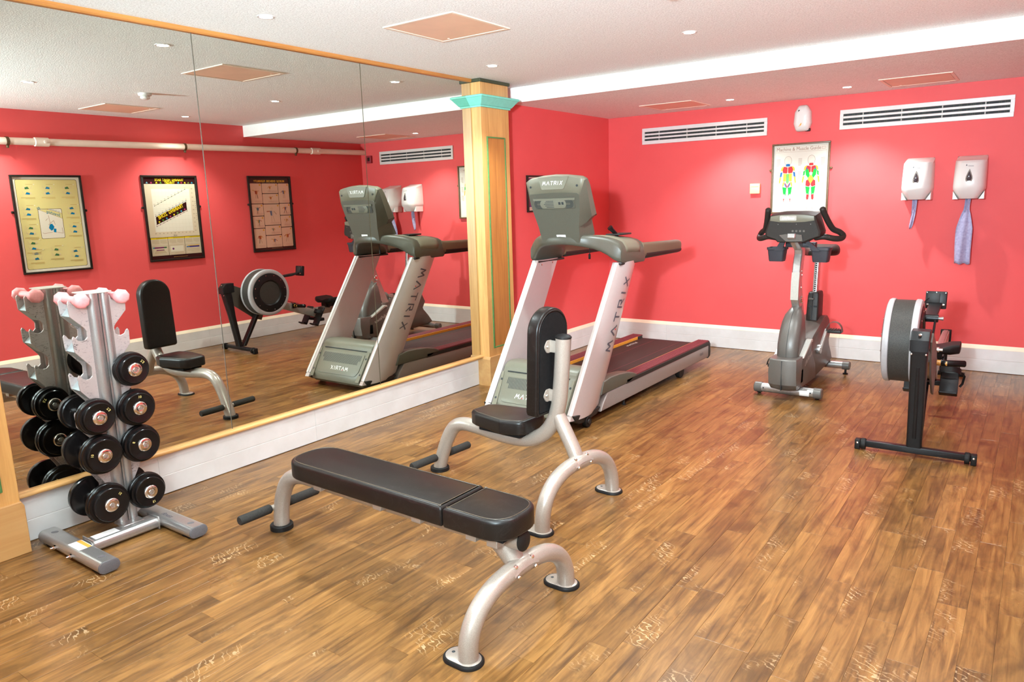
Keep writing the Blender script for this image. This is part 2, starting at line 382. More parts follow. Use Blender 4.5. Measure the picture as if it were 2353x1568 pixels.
MT = dict(
    wall=m_wall(), ceil=m_ceiling(), white=m_white(), cream=m_white('cream_edge_paint', (248, 230, 202)), beam=m_white('white_beam_paint', (252, 250, 246)),
    oak=m_oak('oak_veneer'), oak_y=m_oak('oak_rail', (226, 176, 112), (196, 140, 80), 1), oak_dark=m_oak('oak_top_strip', (206, 140, 72), (168, 104, 48), 1),
    oak_red=m_oak('oak_door_panel', (200, 134, 66), (164, 100, 46)), oak_pale=m_oak('pale_oak_plinth', (206, 160, 102), (184, 132, 78), 1, 0.5),
    floor=m_floor(), joint=plain('dark_floor_joint', S(44, 30, 19), 0.7, grain=(30, .2)), mirror=m_mirror(), mirror_edge=plain('mirror_glass_edge', S(96, 84, 62), 0.3, grain=(40, .2)),
    teal=plain('teal_paint', S(120, 206, 186), 0.5, grain=(30, .05)), green=plain('green_bead_paint', S(84, 128, 70), 0.5, grain=(40, .12)), dkgreen=plain('dark_green_strip', S(62, 66, 44), 0.6, grain=(40, .2)),
    hatch=plain('salmon_hatch_paint', S(238, 196, 168), 0.5, grain=(5, .05)), hatch_edge=plain('hatch_frame_paint', S(240, 214, 192), 0.45, grain=(12, .04)),
    wplastic=plain('white_plastic', S(222, 216, 210), 0.25, grain=(8, .02)), emit=m_emit('lamp_glow', (1, 0.9, 0.76, 1), 40.0), chrome=plain('chrome', (0.78, 0.75, 0.72, 1), 0.12, 1.0, grain=(20, .05)),
    champ=m_flecked('champagne_metallic_paint', S(160, 147, 136)), silver=m_flecked('silver_metallic_paint', S(164, 160, 157), .15, .28, .7), steel=plain('brushed_steel_tube', S(186, 182, 178), 0.3, 0.8, grain=(50, .1)),
    vinyl=m_vinyl(), vinyl_back=plain('black_backing_cloth', (0.006, 0.0055, 0.0055, 1), 0.8, spec=0.2, grain=(60, .4)), rubber=plain('black_rubber', (0.008, 0.007, 0.0065, 1), 0.55, spec=0.25, bump=(200, .2, .001)),
    foam=plain('grey_foam_grip', S(48, 45, 42), 0.85, spec=0.2, grain=(120, .2), bump=(220, .4, .001)), gcap=plain('grey_end_cap', S(92, 88, 90), 0.5, grain=(150, .12)), scuff=m_scuffed(), blueshade=plain('pale_blue_grey_plate', S(160, 170, 172), 0.45, 0.3, grain=(20, .06)),
    urethane=plain('glossy_black_urethane', (0.006, 0.005, 0.005, 1), 0.22, spec=0.3, grain=(90, .3)), pinkvinyl=plain('pink_vinyl_coating', S(240, 150, 150), 0.5, grain=(60, .12)), gold=plain('gold_numerals', S(196, 176, 104), 0.5, grain=(60, .1)),
    tgrey=plain('olive_grey_plastic', S(80, 77, 66), 0.42, grain=(400, .18)), tlight=plain('light_olive_plastic', S(114, 109, 92), 0.45, grain=(400, .12)), tmid=plain('grey_olive_plastic', S(108, 105, 90), 0.42, grain=(400, .15)), tdark=plain('dark_grey_plastic', S(40, 38, 36), 0.5, spec=0.3, grain=(300, .15)),
    upr=m_flecked('silver_upright_paint', S(190, 177, 173), .1, .3, .25), rail=plain('grey_silver_side_rail', S(146, 134, 128), 0.35, 0.3, grain=(200, .06)), maroon=plain('maroon_foot_rail', S(112, 44, 48), 0.5, grain=(90, .15)), yellow=plain('amber_strip', S(232, 160, 52), 0.5, grain=(40, .08)),
    brown=plain('brown_grip_foam', S(112, 92, 72), 0.6, grain=(300, .15)), darkrub=plain('dark_grip_underside', S(34, 29, 27), 0.5, spec=0.25, grain=(100, .2)), belt=m_belt(), wtext=plain('white_print', S(245, 240, 232), 0.5, grain=(50, .02)), dtext=plain('grey_print', S(78, 76, 84), 0.5, grain=(50, .05)), red=plain('red_print', S(206, 44, 52), 0.5, grain=(50, .05)),
    bgrey=plain('bike_grey_plastic', S(96, 90, 84), 0.38, 0.15, grain=(350, .15)), bdark=plain('bike_dark_plastic', S(46, 41, 37), 0.48, spec=0.3, grain=(350, .2)), bmid=plain('bike_brown_grey_plastic', S(84, 75, 67), 0.45, grain=(350, .16)), cup=plain('slate_cup_holder', S(54, 52, 57), 0.5, spec=0.3, grain=(300, .15)), badge=plain('grey_badge', S(176, 170, 160), 0.4, grain=(80, .06)),
    rblack=plain('satin_black_steel', (0.009, 0.0085, 0.009, 1), 0.38, spec=0.3, grain=(120, .2)), rgrey=plain('pale_grey_rim', S(166, 161, 162), 0.4, grain=(60, .05)), perf=m_perf(), ralu=plain('aluminium_beam', S(168, 160, 150), 0.35, 0.5, grain=(60, .06)), wood=plain('varnished_wood_handle', S(204, 148, 70), 0.3, grain=(40, .15)),
    frame=plain('black_picture_frame', S(34, 27, 22), 0.4, spec=0.3, grain=(60, .3)), bframe=plain('brown_picture_frame', S(104, 78, 52), 0.4, grain=(60, .2)), prt=m_attr('printed_sheet_ink', 0.25, 0.3, 0.3), slot=plain('dark_slot', (0.02, 0.024, 0.026, 1), 0.7, grain=(60, .3)), tissue=m_tissue(), dkoval=plain('smoked_window', S(70, 62, 66), 0.12, grain=(30, .1)), dkoval2=plain('grey_window_lip', S(132, 122, 112), 0.3, grain=(30, .05)),
    mar_box=plain('maroon_box_paint', S(150, 34, 50), 0.5, grain=(40, .08)), cream_plastic=plain('cream_plastic', S(240, 206, 140), 0.45, grain=(40, .03)), pipe=plain('cream_white_pipe_paint', S(244, 226, 208), 0.4, grain=(9, .04)), clip=plain('bronze_clip', S(104, 84, 60), 0.4, 0.6, grain=(40, .1)),
    seam=plain('worn_highlight_piping', S(74, 63, 50), 0.3, grain=(60, .3)),  # tan stands for both worn edges and the highlight along the seams
    label=plain('white_sticker', S(238, 234, 230), 0.5, grain=(60, .03)), orange=plain('orange_print', S(236, 150, 60), 0.5, grain=(40, .05)),
)

# ---------------------------------------------------------------- room
Y0 = -1.1
def room():
    w = MB(); w.box((XL - .12, YB, 0), (XR + .12, YB + .12, 2.62)); struct(w.build('wall_back', MT['wall'], angle=0))
    w = MB(); w.box((XL - .12, Y0 - .12, 0), (XL, YB, 2.62)); struct(w.build('wall_left', MT['wall'], angle=0))
    w = MB(); w.box((XR, 2.1, 0), (XR + .12, YB, 2.62)); wr = struct(w.build('wall_right', MT['wall'], angle=0))
    w = MB(); w.box((XR, Y0 - .12, 0), (XR + .12, 2.1, 2.62)); w.build('unseen_bounce_end', MT['white'], wr, angle=0)  # unseen stretch made white to cut the red bounce near the camera
    w = MB(); w.box((XL - .12, Y0 - .12, 0), (XR + .12, Y0, 2.62)); struct(w.build('wall_front', MT['white'], angle=0))  # unseen wall, white chosen so its bounce stays neutral
    c = MB(); c.box((XL - .1, Y0 - .1, ZC), (XR + .1, YBEAM + .05, ZC + .1)); up = struct(c.build('ceiling', MT['ceil'], angle=0))
    c = MB(); c.box((XL, YBEAM + .018, ZL), (XR, YB, ZC + .06)); low = c.build('dropped_ceiling', MT['ceil'], up, angle=0)
    c = MB(); c.box((XL, YBEAM, ZL - .003), (XR, YBEAM + .018, ZC), .002, 1); c.build('beam_face', MT['beam'], up, angle=0)
    # mirror backing board fixed to the left wall
    b = MB(); b.box((XL, 1.2, .22), (-.008, 4.80, ZC - .004)); b.build('backing_board', MT['white'], bpy.data.objects['wall_left'], angle=0)
room()

def floor():
    b = MB(); b.box((XL - .1, Y0 - .1, -.06), (XR + .1, YB + .1, -.0022)); fl = struct(b.build('floor', MT['joint'], angle=0))
    rng = random.Random(11); W = .0975; cells = []; x = XL - .02
    while x < XR:
        y = Y0 - rng.random() * .8
        while y < YB:
            ln = rng.choice((.46, .6, .74, .9, .9, 1.05)); y1 = y + ln
            a, c = max(y, Y0), min(y1, YB)
            if c - a > .03: cells.append((max(x, XL), min(x + W, XR), a, c, rng.random()))
            y = y1
        x += W
    cam = SC.camera; inv = cam.matrix_world.inverted(); fpx = 1681.6
    def size(c):
        v = inv @ Vector(((c[0] + c[1]) / 2, (c[2] + c[3]) / 2, 0))
        if v.z > -.3: return 0
        px, py = fpx * v.x / -v.z, fpx * v.y / -v.z
        if abs(px) > 1230 or py < -850: return 0
        return (c[1] - c[0]) * (c[3] - c[2]) / (v.z * v.z * sqrt(v.x * v.x + v.y * v.y + v.z * v.z))
    cells.sort(key=size, reverse=True)
    def slab(mb, c, o=(0, 0)):
        g, b = .00025, .0005; x0, x1, y0, y1 = c[0] + g - o[0], c[1] - g - o[0], c[2] + g - o[1], c[3] - g - o[1]
        vs = [(x0, y0, -.0022), (x1, y0, -.0022), (x1, y1, -.0022), (x0, y1, -.0022), (x0, y0, -b), (x1, y0, -b), (x1, y1, -b), (x0, y1, -b), (x0 + b, y0 + b, 0), (x1 - b, y0 + b, 0), (x1 - b, y1 - b, 0), (x0 + b, y1 - b, 0)]
        fs = [(8, 9, 10, 11)] + [(a + k, a + (k + 1) % 4, a + 4 + (k + 1) % 4, a + 4 + k) for a in (0, 4) for k in range(4)]
        mb.add(vs, fs)
    def finish(o, tones, per):
        at = o.data.attributes.new('tone', 'FLOAT', 'POINT'); at.data.foreach_set('value', [t for t in tones for _ in range(per)])
    for c in cells[:298]:
        o = ((c[0] + c[1]) / 2, (c[2] + c[3]) / 2); mb = MB(); slab(mb, c, o); ob = mb.build('plank', MT['floor'], fl, angle=0, fix=False); ob.location = (o[0], o[1], 0); finish(ob, [c[4]], 12)
    mb = MB()
    for c in cells[298:]: slab(mb, c)
    ob = mb.build('planks', MT['floor'], fl, angle=0, fix=False); ob['kind'] = 'stuff'; finish(ob, [c[4] for c in cells[298:]], 12)
floor()

def skirt(name, prof_face, axis, a, b, joints, sgn, mats=('white', 'white', 'cream'), hgt=.231):
    """board skirting: two boards with a V joint between them and a bevelled cap; profile is (depth from the wall, height)"""
    root = bpy.data.objects.new(name, None); COL.objects.link(root); struct(root)
    segs = [a] + joints + [b]
    d0 = prof_face
    P = [('lower_board', [(0, 0.004), (.016, 0.004), (.016, .104), (.014, .107), (0, .107)], 'white'), ('upper_board', [(0, .107), (.014, .107), (.016, .110), (.016, .196), (0, .196)], 'white'), ('cap_strip', [(0, .196), (.016, .196), (.016, .199), (.003, hgt), (0, hgt)], mats[2])]
    for nm, pr, mt in P:
        for s0, s1 in zip(segs[:-1], segs[1:]):
            mb = MB(); mb.prism([(d0 + sgn * q[0], q[1]) for q in pr], axis, s0 + .0006, s1 - .0006); 
            if axis == 0: pass
            mb.build(nm, MT[mt], root, angle=0)
    return root
skirt('baseboard_back', YB, 0, XL + .017, XR - .017, [.62, 2.35], -1)
skirt('baseboard_left', XL, 1, 5.19, YB, [6.4], 1)
skirt('baseboard_right', XR, 1, Y0, YB, [1.9, 4.7], -1)
skirt('baseboard_mirror', -.036, 1, 1.2, 4.80, [1.95, 3.03], 1, ('white', 'white', 'white'), .236)
def mirror_base():
    b = MB(); b.box((XL, 1.2, 0), (-.036, 4.80, .24)); b.build('packing_board', MT['white'], bpy.data.objects['baseboard_mirror'], angle=0)
mirror_base()

def mirrors():
    L = ['mirror sheet reflecting the dumbbell rack, nearest the camera', 'middle mirror sheet between the two vertical joints', 'mirror sheet beside the oak pillar with the teal capital']
    ys = [1.236, 2.404, 3.6205, 4.797]
    for i in range(3):
        t = thing('wall_mirror', L[i], 'mirror', (0, (ys[i] + ys[i + 1]) / 2, .26), 0, 'wall of mirror sheets')
        y0, y1 = ys[i] + .003 - t.location.y, ys[i + 1] - .003 - t.location.y
        m = MB(); m.box((-.0065, y0, 0), (-.0008, y1, 2.226), 0); m.build('backing', MT['mirror_edge'], t, angle=0)
        m = MB(); m.quad([(0, y0, 0.0), (0, y1, 0.0), (0, y1, 2.226), (0, y0, 2.226)]); m.build('glass', MT['mirror'], t, angle=0, fix=False)
mirrors()
def trims():
    r = MB(); pr = [(-.03, .236), (.022, .236)] + [(.022 + .012 * cos(a), .249 + .012 * sin(a)) for a in [(-pi / 2) + pi * k / 8 for k in range(9)]] + [(.004, .262), (-.03, .262)]
    r.prism(pr, 1, 1.237, 4.812); struct(r.build('trim_1', MT['oak_y'], angle=35))
    t = MB(); t.prism([(-.02, 2.486), (.016, 2.486), (.022, 2.492), (.022, 2.512), (-.02, 2.512)], 1, 1.237, 4.800, .001, 1); o = struct(t.build('trim_2', MT['oak_dark'], angle=35))
    for y in (2.62, 3.42, 3.52):
        k = MB(); k.lathe([(0, 0), (.004, 0), (.003, .0012), (0, .0014)], (.022, y, 2.499), (1, 0, 0), 8); k.build('screw', MT['oak_red'], o)
trims()

def pillar(y0, y1, first):
    """oak-clad pilaster between mirror wall and room, with plinth, bead panel and teal capital"""
    ym = (y0 + y1) / 2
    s = MB(); s.box((XL, y0, .2), (.095, y1, ZC), .002, 1); o = struct(s.build('pillar', MT['oak'], angle=0))
    p = MB(); pr = [(y0 - .012, 0), (y1 + .012, 0), (y1 + .012, .23), (y1 + .001, .252), (y0 - .001, .252), (y0 - .012, .23)]
    p.prism(pr, 0, XL, .107, .004, 2); p.build('plinth', MT['oak_pale'], o, angle=0)
    # raised door-like panel with green bead
    a, b, z0, z1 = y0 + .075, y1 - .075, .33, 2.055
    q = MB(); q.box((.094, a, z0), (.0975, b, z1), 0); q.build('panel', MT['oak_red'], o, angle=0)
    g = MB()
    for (lo, hi) in (((.093, a - .013, z0 - .013), (.105, a, z1 + .013)), ((.093, b, z0 - .012), (.103, b + .012, z1 + .012)), ((.093, a, z0 - .012), (.103, b, z0)), ((.093, a, z1), (.103, b, z1 + .012))): g.box(lo, hi, .003, 2)
    g.build('bead_moulding', MT['green'], o, angle=30)
    c = MB(); loops = []
    for d, z in ((.012, 2.293), (.012, 2.305), (.02, 2.309), (.062, 2.363), (.068, 2.364), (.068, 2.377), (.06, 2.381)):
        loops.append([(XL, y0 - d, z), (.095 + d, y0 - d, z), (.095 + d, y1 + d, z), (XL, y1 + d, z)])
    c.loft(loops); c.build('capital', MT['teal'], o, angle=0)
    t = MB(); t.box((XL, y0 - .012, 2.484), (.108, y1 + .012, 2.509), .003, 1); t.build('top_strip', MT['dkgreen'], o, angle=0)
    return o
pillar(4.802, 5.180, True)
pillar(.858, 1.236, False)

# ---------------------------------------------------------------- ceiling fittings
def hatch(x0, x1, y0, y1, z, label):
    cx, cy = (x0 + x1) / 2, (y0 + y1) / 2; t = thing('ceiling_hatch', label, 'access hatch', (cx, cy, z), 0, 'square access hatches in the ceiling')
    hx, hy = (x1 - x0) / 2, (y1 - y0) / 2; f = MB(); wd = .022
    for lo, hi in (((-hx, -hy), (hx, -hy + wd)), ((-hx, hy - wd), (hx, hy)), ((-hx, -hy + wd), (-hx + wd, hy - wd)), ((hx - wd, -hy + wd), (hx, hy - wd))): f.box((lo[0], lo[1], -.006), (hi[0], hi[1], .002), .0015, 1)
    f.build('frame', MT['hatch_edge'], t, angle=0)
    p = MB(); p.box((-hx + wd + .003, -hy + wd + .003, -.0035), (hx - wd - .003, hy - wd - .003, .002), .001, 1); p.build('door_panel', MT['hatch'], t, angle=0)
    g = MB(); g.box((-hx + wd, -hy + wd, -.001), (hx - wd, hy - wd, .001)); g.build('shadow_gap', MT['slot'], t, angle=0)
    k = MB(); k.lathe([(0, -.006), (.008, -.006), (.008, .0)], (-hx + .09, hy - wd - .03, 0), (0, 0, 1), 10); k.build('lock', MT['hatch_edge'], t)
hatch(.757, 1.262, 3.09, 3.60, ZC, 'large salmon access hatch in the main ceiling in front of the beam')
hatch(.655, 1.165, 6.49, 6.97, ZL, 'salmon ceiling hatch above the left air vent, near the corner')
hatch(2.68, 3.18, 6.50, 7.02, ZL, 'salmon ceiling hatch above the right air vent')
hatch(3.05, 3.56, 3.42, 3.93, ZC, 'salmon ceiling hatch by the right wall, seen only in the mirror')
def downlight(x, y, z, label):
    t = thing('downlight', label, 'downlight', (x, y, z), 0, 'recessed ceiling spotlights')
    r = MB(); pr = [(.032, -.001), (.034, -.0035), (.043, -.0035), (.045, 0), (.045, .003), (.032, .003)]
    n = 28; loops = [[(q[0] * cos(2 * pi * k / n), q[0] * sin(2 * pi * k / n), q[1]) for k in range(n)] for q in pr]; r.loft(loops + [loops[0]], False); r.build('trim_ring', MT['wplastic'], t, fix=True)
    e = MB(); e.lathe([(0, -.0015), (.028, -.0015), (.032, .0), (.032, .002), (0, .002)], (0, 0, 0), (0, 0, 1), n); e.build('lamp', MT['emit'], t)
LL = ['bright downlight above the first mirror sheet', 'bright downlight above the mirror end by the oak pillar', 'bright downlight on the main ceiling over the room centre', 'downlight over the flat bench, seen in the mirror', 'downlight by the right wall over the posters, seen in the mirror', 'downlight near the right wall and beam, seen in the mirror', None, None]
for (x, y), l in zip(LIGHTS_HI, LL): 
    if l: downlight(x, y, ZC, l)
downlight(*LIGHTS_LO[0], ZL, 'downlight in the dropped ceiling between left hatch and wall detector')
downlight(*LIGHTS_LO[1], ZL, 'downlight in the dropped ceiling above the muscle poster and right vent')
def smoke():
    t = thing('smoke_detector', 'white round smoke detector on the ceiling, seen in the mirror', 'smoke detector', (2.3, 3.38, ZC))
    b = MB(); b.lathe([(0, 0), (.052, 0), (.052, -.016), (.046, -.022), (.04, -.024), (0, -.024)], (0, 0, 0)); b.build('base', MT['wplastic'], t)
    h = MB(); h.lathe([(.034, -.024), (.038, -.03), (.036, -.042), (.02, -.05), (0, -.051)], (0, 0, 0)); h.build('sensor_head', MT['wplastic'], t)
smoke()

# ---------------------------------------------------------------- things on the walls
def vent(x0, x1, z0, z1, label):
    w, h = x1 - x0, z1 - z0; t = thing('air_vent', label, 'air vent', ((x0 + x1) / 2, YB, (z0 + z1) / 2), 0, 'long slotted air vents on the back wall')
    b = MB(); b.box((-w / 2 + .01, -.004, -h / 2 + .01), (w / 2 - .01, 0, h / 2 - .01)); b.build('backing', MT['slot'], t, angle=0)
    f = MB(); m = .028; s = h * .115; pit = (h - 2 * .036 - 3 * s) / 2; zs = [-h / 2 + .036 + k * (s + pit) for k in range(3)]
    f.box((-w / 2, -.016, zs[2] + s), (w / 2, 0, h / 2), .002, 1); f.box((-w / 2, -.016, -h / 2), (w / 2, 0, zs[0]), .002, 1)
    f.box((-w / 2, -.016, zs[0]), (-w / 2 + m, 0, zs[2] + s)); f.box((w / 2 - m, -.016, zs[0]), (w / 2, 0, zs[2] + s)); f.build('frame', MT['white'], t, angle=0)
    for k in range(2):
        q = MB(); q.box((-w / 2 + m, -.015, zs[k] + s), (w / 2 - m, -.003, zs[k + 1]), .002, 1); q.build('slat', MT['white'], t, angle=0)
    d = MB()
    for k in range(1, 5): d.box((-w / 2 + m + (w - 2 * m) * (k * .245 - .115) - .004, -.010, zs[0]), (-w / 2 + m + (w - 2 * m) * (k * .245 - .115) + .004, -.004, zs[2] + s))
    o = d.build('stiffeners', MT['badge'], t, angle=0); o['kind'] = 'stuff'
    d = MB(); n = 90; rng = random.Random(3)
    for k in range(n):
        if rng.random() < .45:
            x = -w / 2 + m + (w - 2 * m) * (k + .5) / n; d.box((x - .002, -.006, zs[0]), (x + .002, -.004, zs[2] + s))
    o = d.build('fins', MT['dkgreen'], t, angle=0); o['kind'] = 'stuff'
vent(.328, 1.617, 2.086, 2.248, 'shorter white slotted air vent left of the wall detector')
vent(2.258, 3.550, 2.086, 2.255, 'white slotted air vent right of the wall detector, over the dispensers')

def detector():
    t = thing('air_freshener', 'white oval air freshener between the two vents, yellow mark below', 'air freshener', (1.945, YB, 2.212))
    b = MB(); loops = []
    for d, k in ((0, .96), (-.03, 1.0), (-.055, .97), (-.078, .84), (-.09, .55), (-.092, .2)):
        loops.append([(p[0] * k, d, p[1] * k - .006 * abs(d) / .09) for p in rpoly([(-.055, -.115), (.055, -.115), (.078, -.045), (.07, .06), (.035, .118), (-.035, .118), (-.07, .06), (-.078, -.045)], .03, 4)])
    b.loft(loops); b.build('case', MT['wplastic'], t, angle=50)
    e = MB(); e.lathe([(0, 0), (.009, 0), (.009, .004), (0, .005)], (-.022, -.083, .062), (0, -1, 0), 14); e.build('sensor_eye', MT['urethane'], t)
    o = MB(); o.lathe([(0, 0), (.02, 0), (.02, .002), (0, .0025)], (-.012, -.088, -.058), (-.1, -1, 0), 18, 1, .6); o.build('mark', MT['yellow'], t)
    k = MB(); k.box((.02, -.05, -.118), (.066, -.004, -.09), .006, 2); k.build('vent_notch', MT['tdark'], t)
detector()
def thermostat():
    t = thing('wall_thermostat', 'small square cream control on the red wall left of the muscle poster', 'thermostat', (1.522, YB, 1.595))
    b = MB(); b.box((-.047, -.026, -.047), (.047, 0, .047), .003, 2); b.build('case', MT['cream_plastic'], t)
    g = MB(); g.box((-.036, -.0275, .018), (.036, -.0255, .021)); g.build('seam', MT['yellow'], t, angle=0)
thermostat()

def dispenser(xc, zt, zb, wd, label, big):
    t = thing('towel_dispenser', label, 'towel dispenser', (xc, YB, zb), 0, 'white paper towel dispensers on the back wall'); H = zt - zb; W = wd / 2
    b = MB(); loops = []
    def sec(z, dep, hw, bulge):
        pts = [(-hw, 0)]
        n = 12
        for k in range(n + 1):
            u = -1 + 2 * k / n; e = 1 - abs(u) ** 6; pts.append((u * hw, -(dep - .05 + .05 * e) - bulge * (1 - u * u)))
        pts.append((hw, 0)); return [(p[0], p[1], z) for p in pts]
    for z, dep, hw, bl in ((.0, .165, W * .60, .006), (.004, .17, W * .61, .008), (.075, .205, W * .985, .018), (.10, .21, W, .02), (H * .5, .205, W * .99, .02), (H - .06, .185, W * .97, .018), (H - .042, .172, W * .965, .014), (H - .012, .06, W * .95, .008), (H, .035, W * .93, .004)): loops.append(sec(z, dep, hw, bl))
    b.loft(loops); b.build('cover', MT['wplastic'], t, angle=28)
    for s in (-1, 1):
        c = MB(); pr = [(s * W * .63, -.004), (s * W * .98, -.004), (s * W * .98, .062)]
        c.prism(pr if s > 0 else pr[::-1], 1, -.15, -.01, .003, 1); c.build('corner_bracket', MT['wplastic'], t, angle=0)
    d = MB(); d.box((-W * .9, -.03, .0), (W * .9, 0, H - .02)); d.build('back_plate', MT['wplastic'], t, angle=0)
    drop = [(0.0, .088), (.012, .06), (.022, .03), (.0265, .008), (.025, -.01), (.015, -.024), (0, -.028)]; dr = drop + [(-x, z) for x, z in drop[-2:0:-1]]
    zc = H * .43; yf = -.222
    def dome(sc, dy, nm, mt, dz=0):
        m = MB(); m.loft([[(p[0] * sc, yf + .012, p[1] * sc + zc + dz) for p in dr], [(p[0] * sc, yf - dy, p[1] * sc + zc + dz) for p in dr], [(p[0] * sc * .8, yf - dy - .003, p[1] * sc * .8 + zc + dz) for p in dr]]); m.build(nm, MT[mt], t, angle=60)
    dome(1.0, .002, 'window_lip', 'dkoval2'); dome(.66, .006, 'window', 'dkoval', .012)
    l = MB(); l.quad([(-.028, yf + .0018, zc + .112), (-.018, yf + .0018, zc + .112), (-.024, yf + .0018, zc + .128)]); l.quad([(-.012, yf + .0012, zc + .110), (.026, yf + .0012, zc + .108), (.026, yf + .0012, zc + .111), (-.012, yf + .0012, zc + .113)]); l.build('brand_mark', MT['dtext'], t, angle=0)
    # hanging strip of towel, twisted as it leaves the slot
    p = MB(); L = .535 if big else .245; rows = []
    for k in range(19):
        u = k / 18; z = -u * L
        if big: hw = .019 + .042 * min(1, max(0, (u - .16) / .3)) ** .8 - .010 * max(0, u - .6); xo = -.002 - .012 * sin(u * 2.6)
        else: hw = .019 - .004 * u; xo = -.006 - .022 * u * u
        if not big and u > .9: hw *= 1 - (u - .9) * 4
        rows.append([(xo + hw * (-1 + 2 * j / 10), -.105 + (.010 if big else .008) * sin(j * .9 + u * 2.4) + .010 * sin(j * .45 + u * 3), z + .006 * sin(j * 1.3) * (u > .95)) for j in range(11)])
    vs = [q for r in rows for q in r]; fs = [(i * 11 + j, i * 11 + j + 1, i * 11 + 12 + j, i * 11 + 11 + j) for i in range(18) for j in range(10)]
    p.add(vs, fs); o = p.build('paper_towel', MT['tissue'], None, angle=60); o.parent = None; o.location = (xc + (-.005 if not big else .0), YB, zb)
    so = o.modifiers.new('thickness', 'SOLIDIFY'); so.thickness = .0012
    tag(o, 'long wide strip of blue paper towel hanging from the right dispenser' if big else 'short twisted strip of blue paper towel under the left dispenser', 'paper towel', 'paper towels hanging from the dispensers')
    return t
dispenser(2.920, 1.803, 1.457, .225, 'left white towel dispenser, with the short strip hanging', False)
dispenser(3.298, 1.800, 1.455, .225, 'right white towel dispenser, with the long strip hanging', True)

# -- printed posters: flat coloured ink on a sheet behind a frame
class Print(MB):
    def __init__(s, w, h): super().__init__(); s.w, s.h, s.k = w, h, 0
    def poly(s, pts, c): s.k += 1; s.cur = S(*c); s.add([(x, y, .0002 + s.k * .000008) for x, y in pts], [tuple(range(len(pts)))])
    def rect(s, x0, y0, x1, y1, c): s.poly([(x0, y0), (x1, y0), (x1, y1), (x0, y1)], c)
    def line(s, a, b, wd, c):
        a, b = Vector(a), Vector(b); d = (b - a).normalized(); n = Vector((-d.y, d.x)) * wd / 2; s.poly([tuple(a - n), tuple(b - n), tuple(b + n), tuple(a + n)], c)
    def outline(s, pts, wd, c):
        for i in range(len(pts)): s.line(pts[i], pts[(i + 1) % len(pts)], wd, c)
    def disc(s, x, y, r, c, n=12, ry=None): s.poly([(x + r * cos(2 * pi * k / n), y + (ry or r) * sin(2 * pi * k / n)) for k in range(n)], c)
    def word(s, t, x, y, size, c, sx=1.0, rot=0, bold=0, shear=0):
        s.k += 1; s.cur = S(*c); s.text(t, size, T(x, y, .0002 + s.k * .000008) @ Matrix.Rotation(rot, 4, 'Z'), bold, sx=sx, shear=shear)
    def greek(s, x0, y0, x1, y1, rows, c):
        for k in range(rows):
            y = y1 - (y1 - y0) * (k + .5) / rows; s.rect(x0, y - (y1 - y0) / rows * .22, x1 - (x1 - x0) * .3 * (k == rows - 1), y + (y1 - y0) / rows * .22, c)
def poster(name, label, o, xdir, w, h, draw, fm='frame', fw=.019, pins=True, group=None):
    """framed print hanging on a wall; o is the lower left outer corner as read"""
    n = Vector(xdir).cross(Vector((0, 0, 1))); M = basis(o, xdir, (0, 0, 1))
    t = bpy.data.objects.new(name, None); COL.objects.link(t); t.matrix_world = M; tag(t, label, 'poster', group)
    f = MB()
    for lo, hi in (((0, 0), (w, fw)), ((0, h - fw), (w, h)), ((0, fw), (fw, h - fw)), ((w - fw, fw), (w, h - fw))): f.box((lo[0], lo[1], 0), (hi[0], hi[1], .022), .003, 2)
    f.build('frame', MT[fm], t, angle=30)
    p = Print(w - 2 * fw, h - 2 * fw); draw(p); po = p.build('print', MT['prt'], t, angle=0, colors=True, fix=False); po.location = (fw, fw, .006)
    b = MB(); b.box((fw * .5, fw * .5, .001), (w - fw * .5, h - fw * .5, .0055)); b.build('backing', MT['slot'], t, angle=0)
    if pins:
        for x in (-.012, w + .012):
            k = MB(); k.lathe([(0, 0), (.012, 0), (.012, .01), (.008, .016), (0, .017)], (x, h * .63, 0), (0, 0, 1), 12); k.build('mounting_lug', MT[fm], t)
    return t
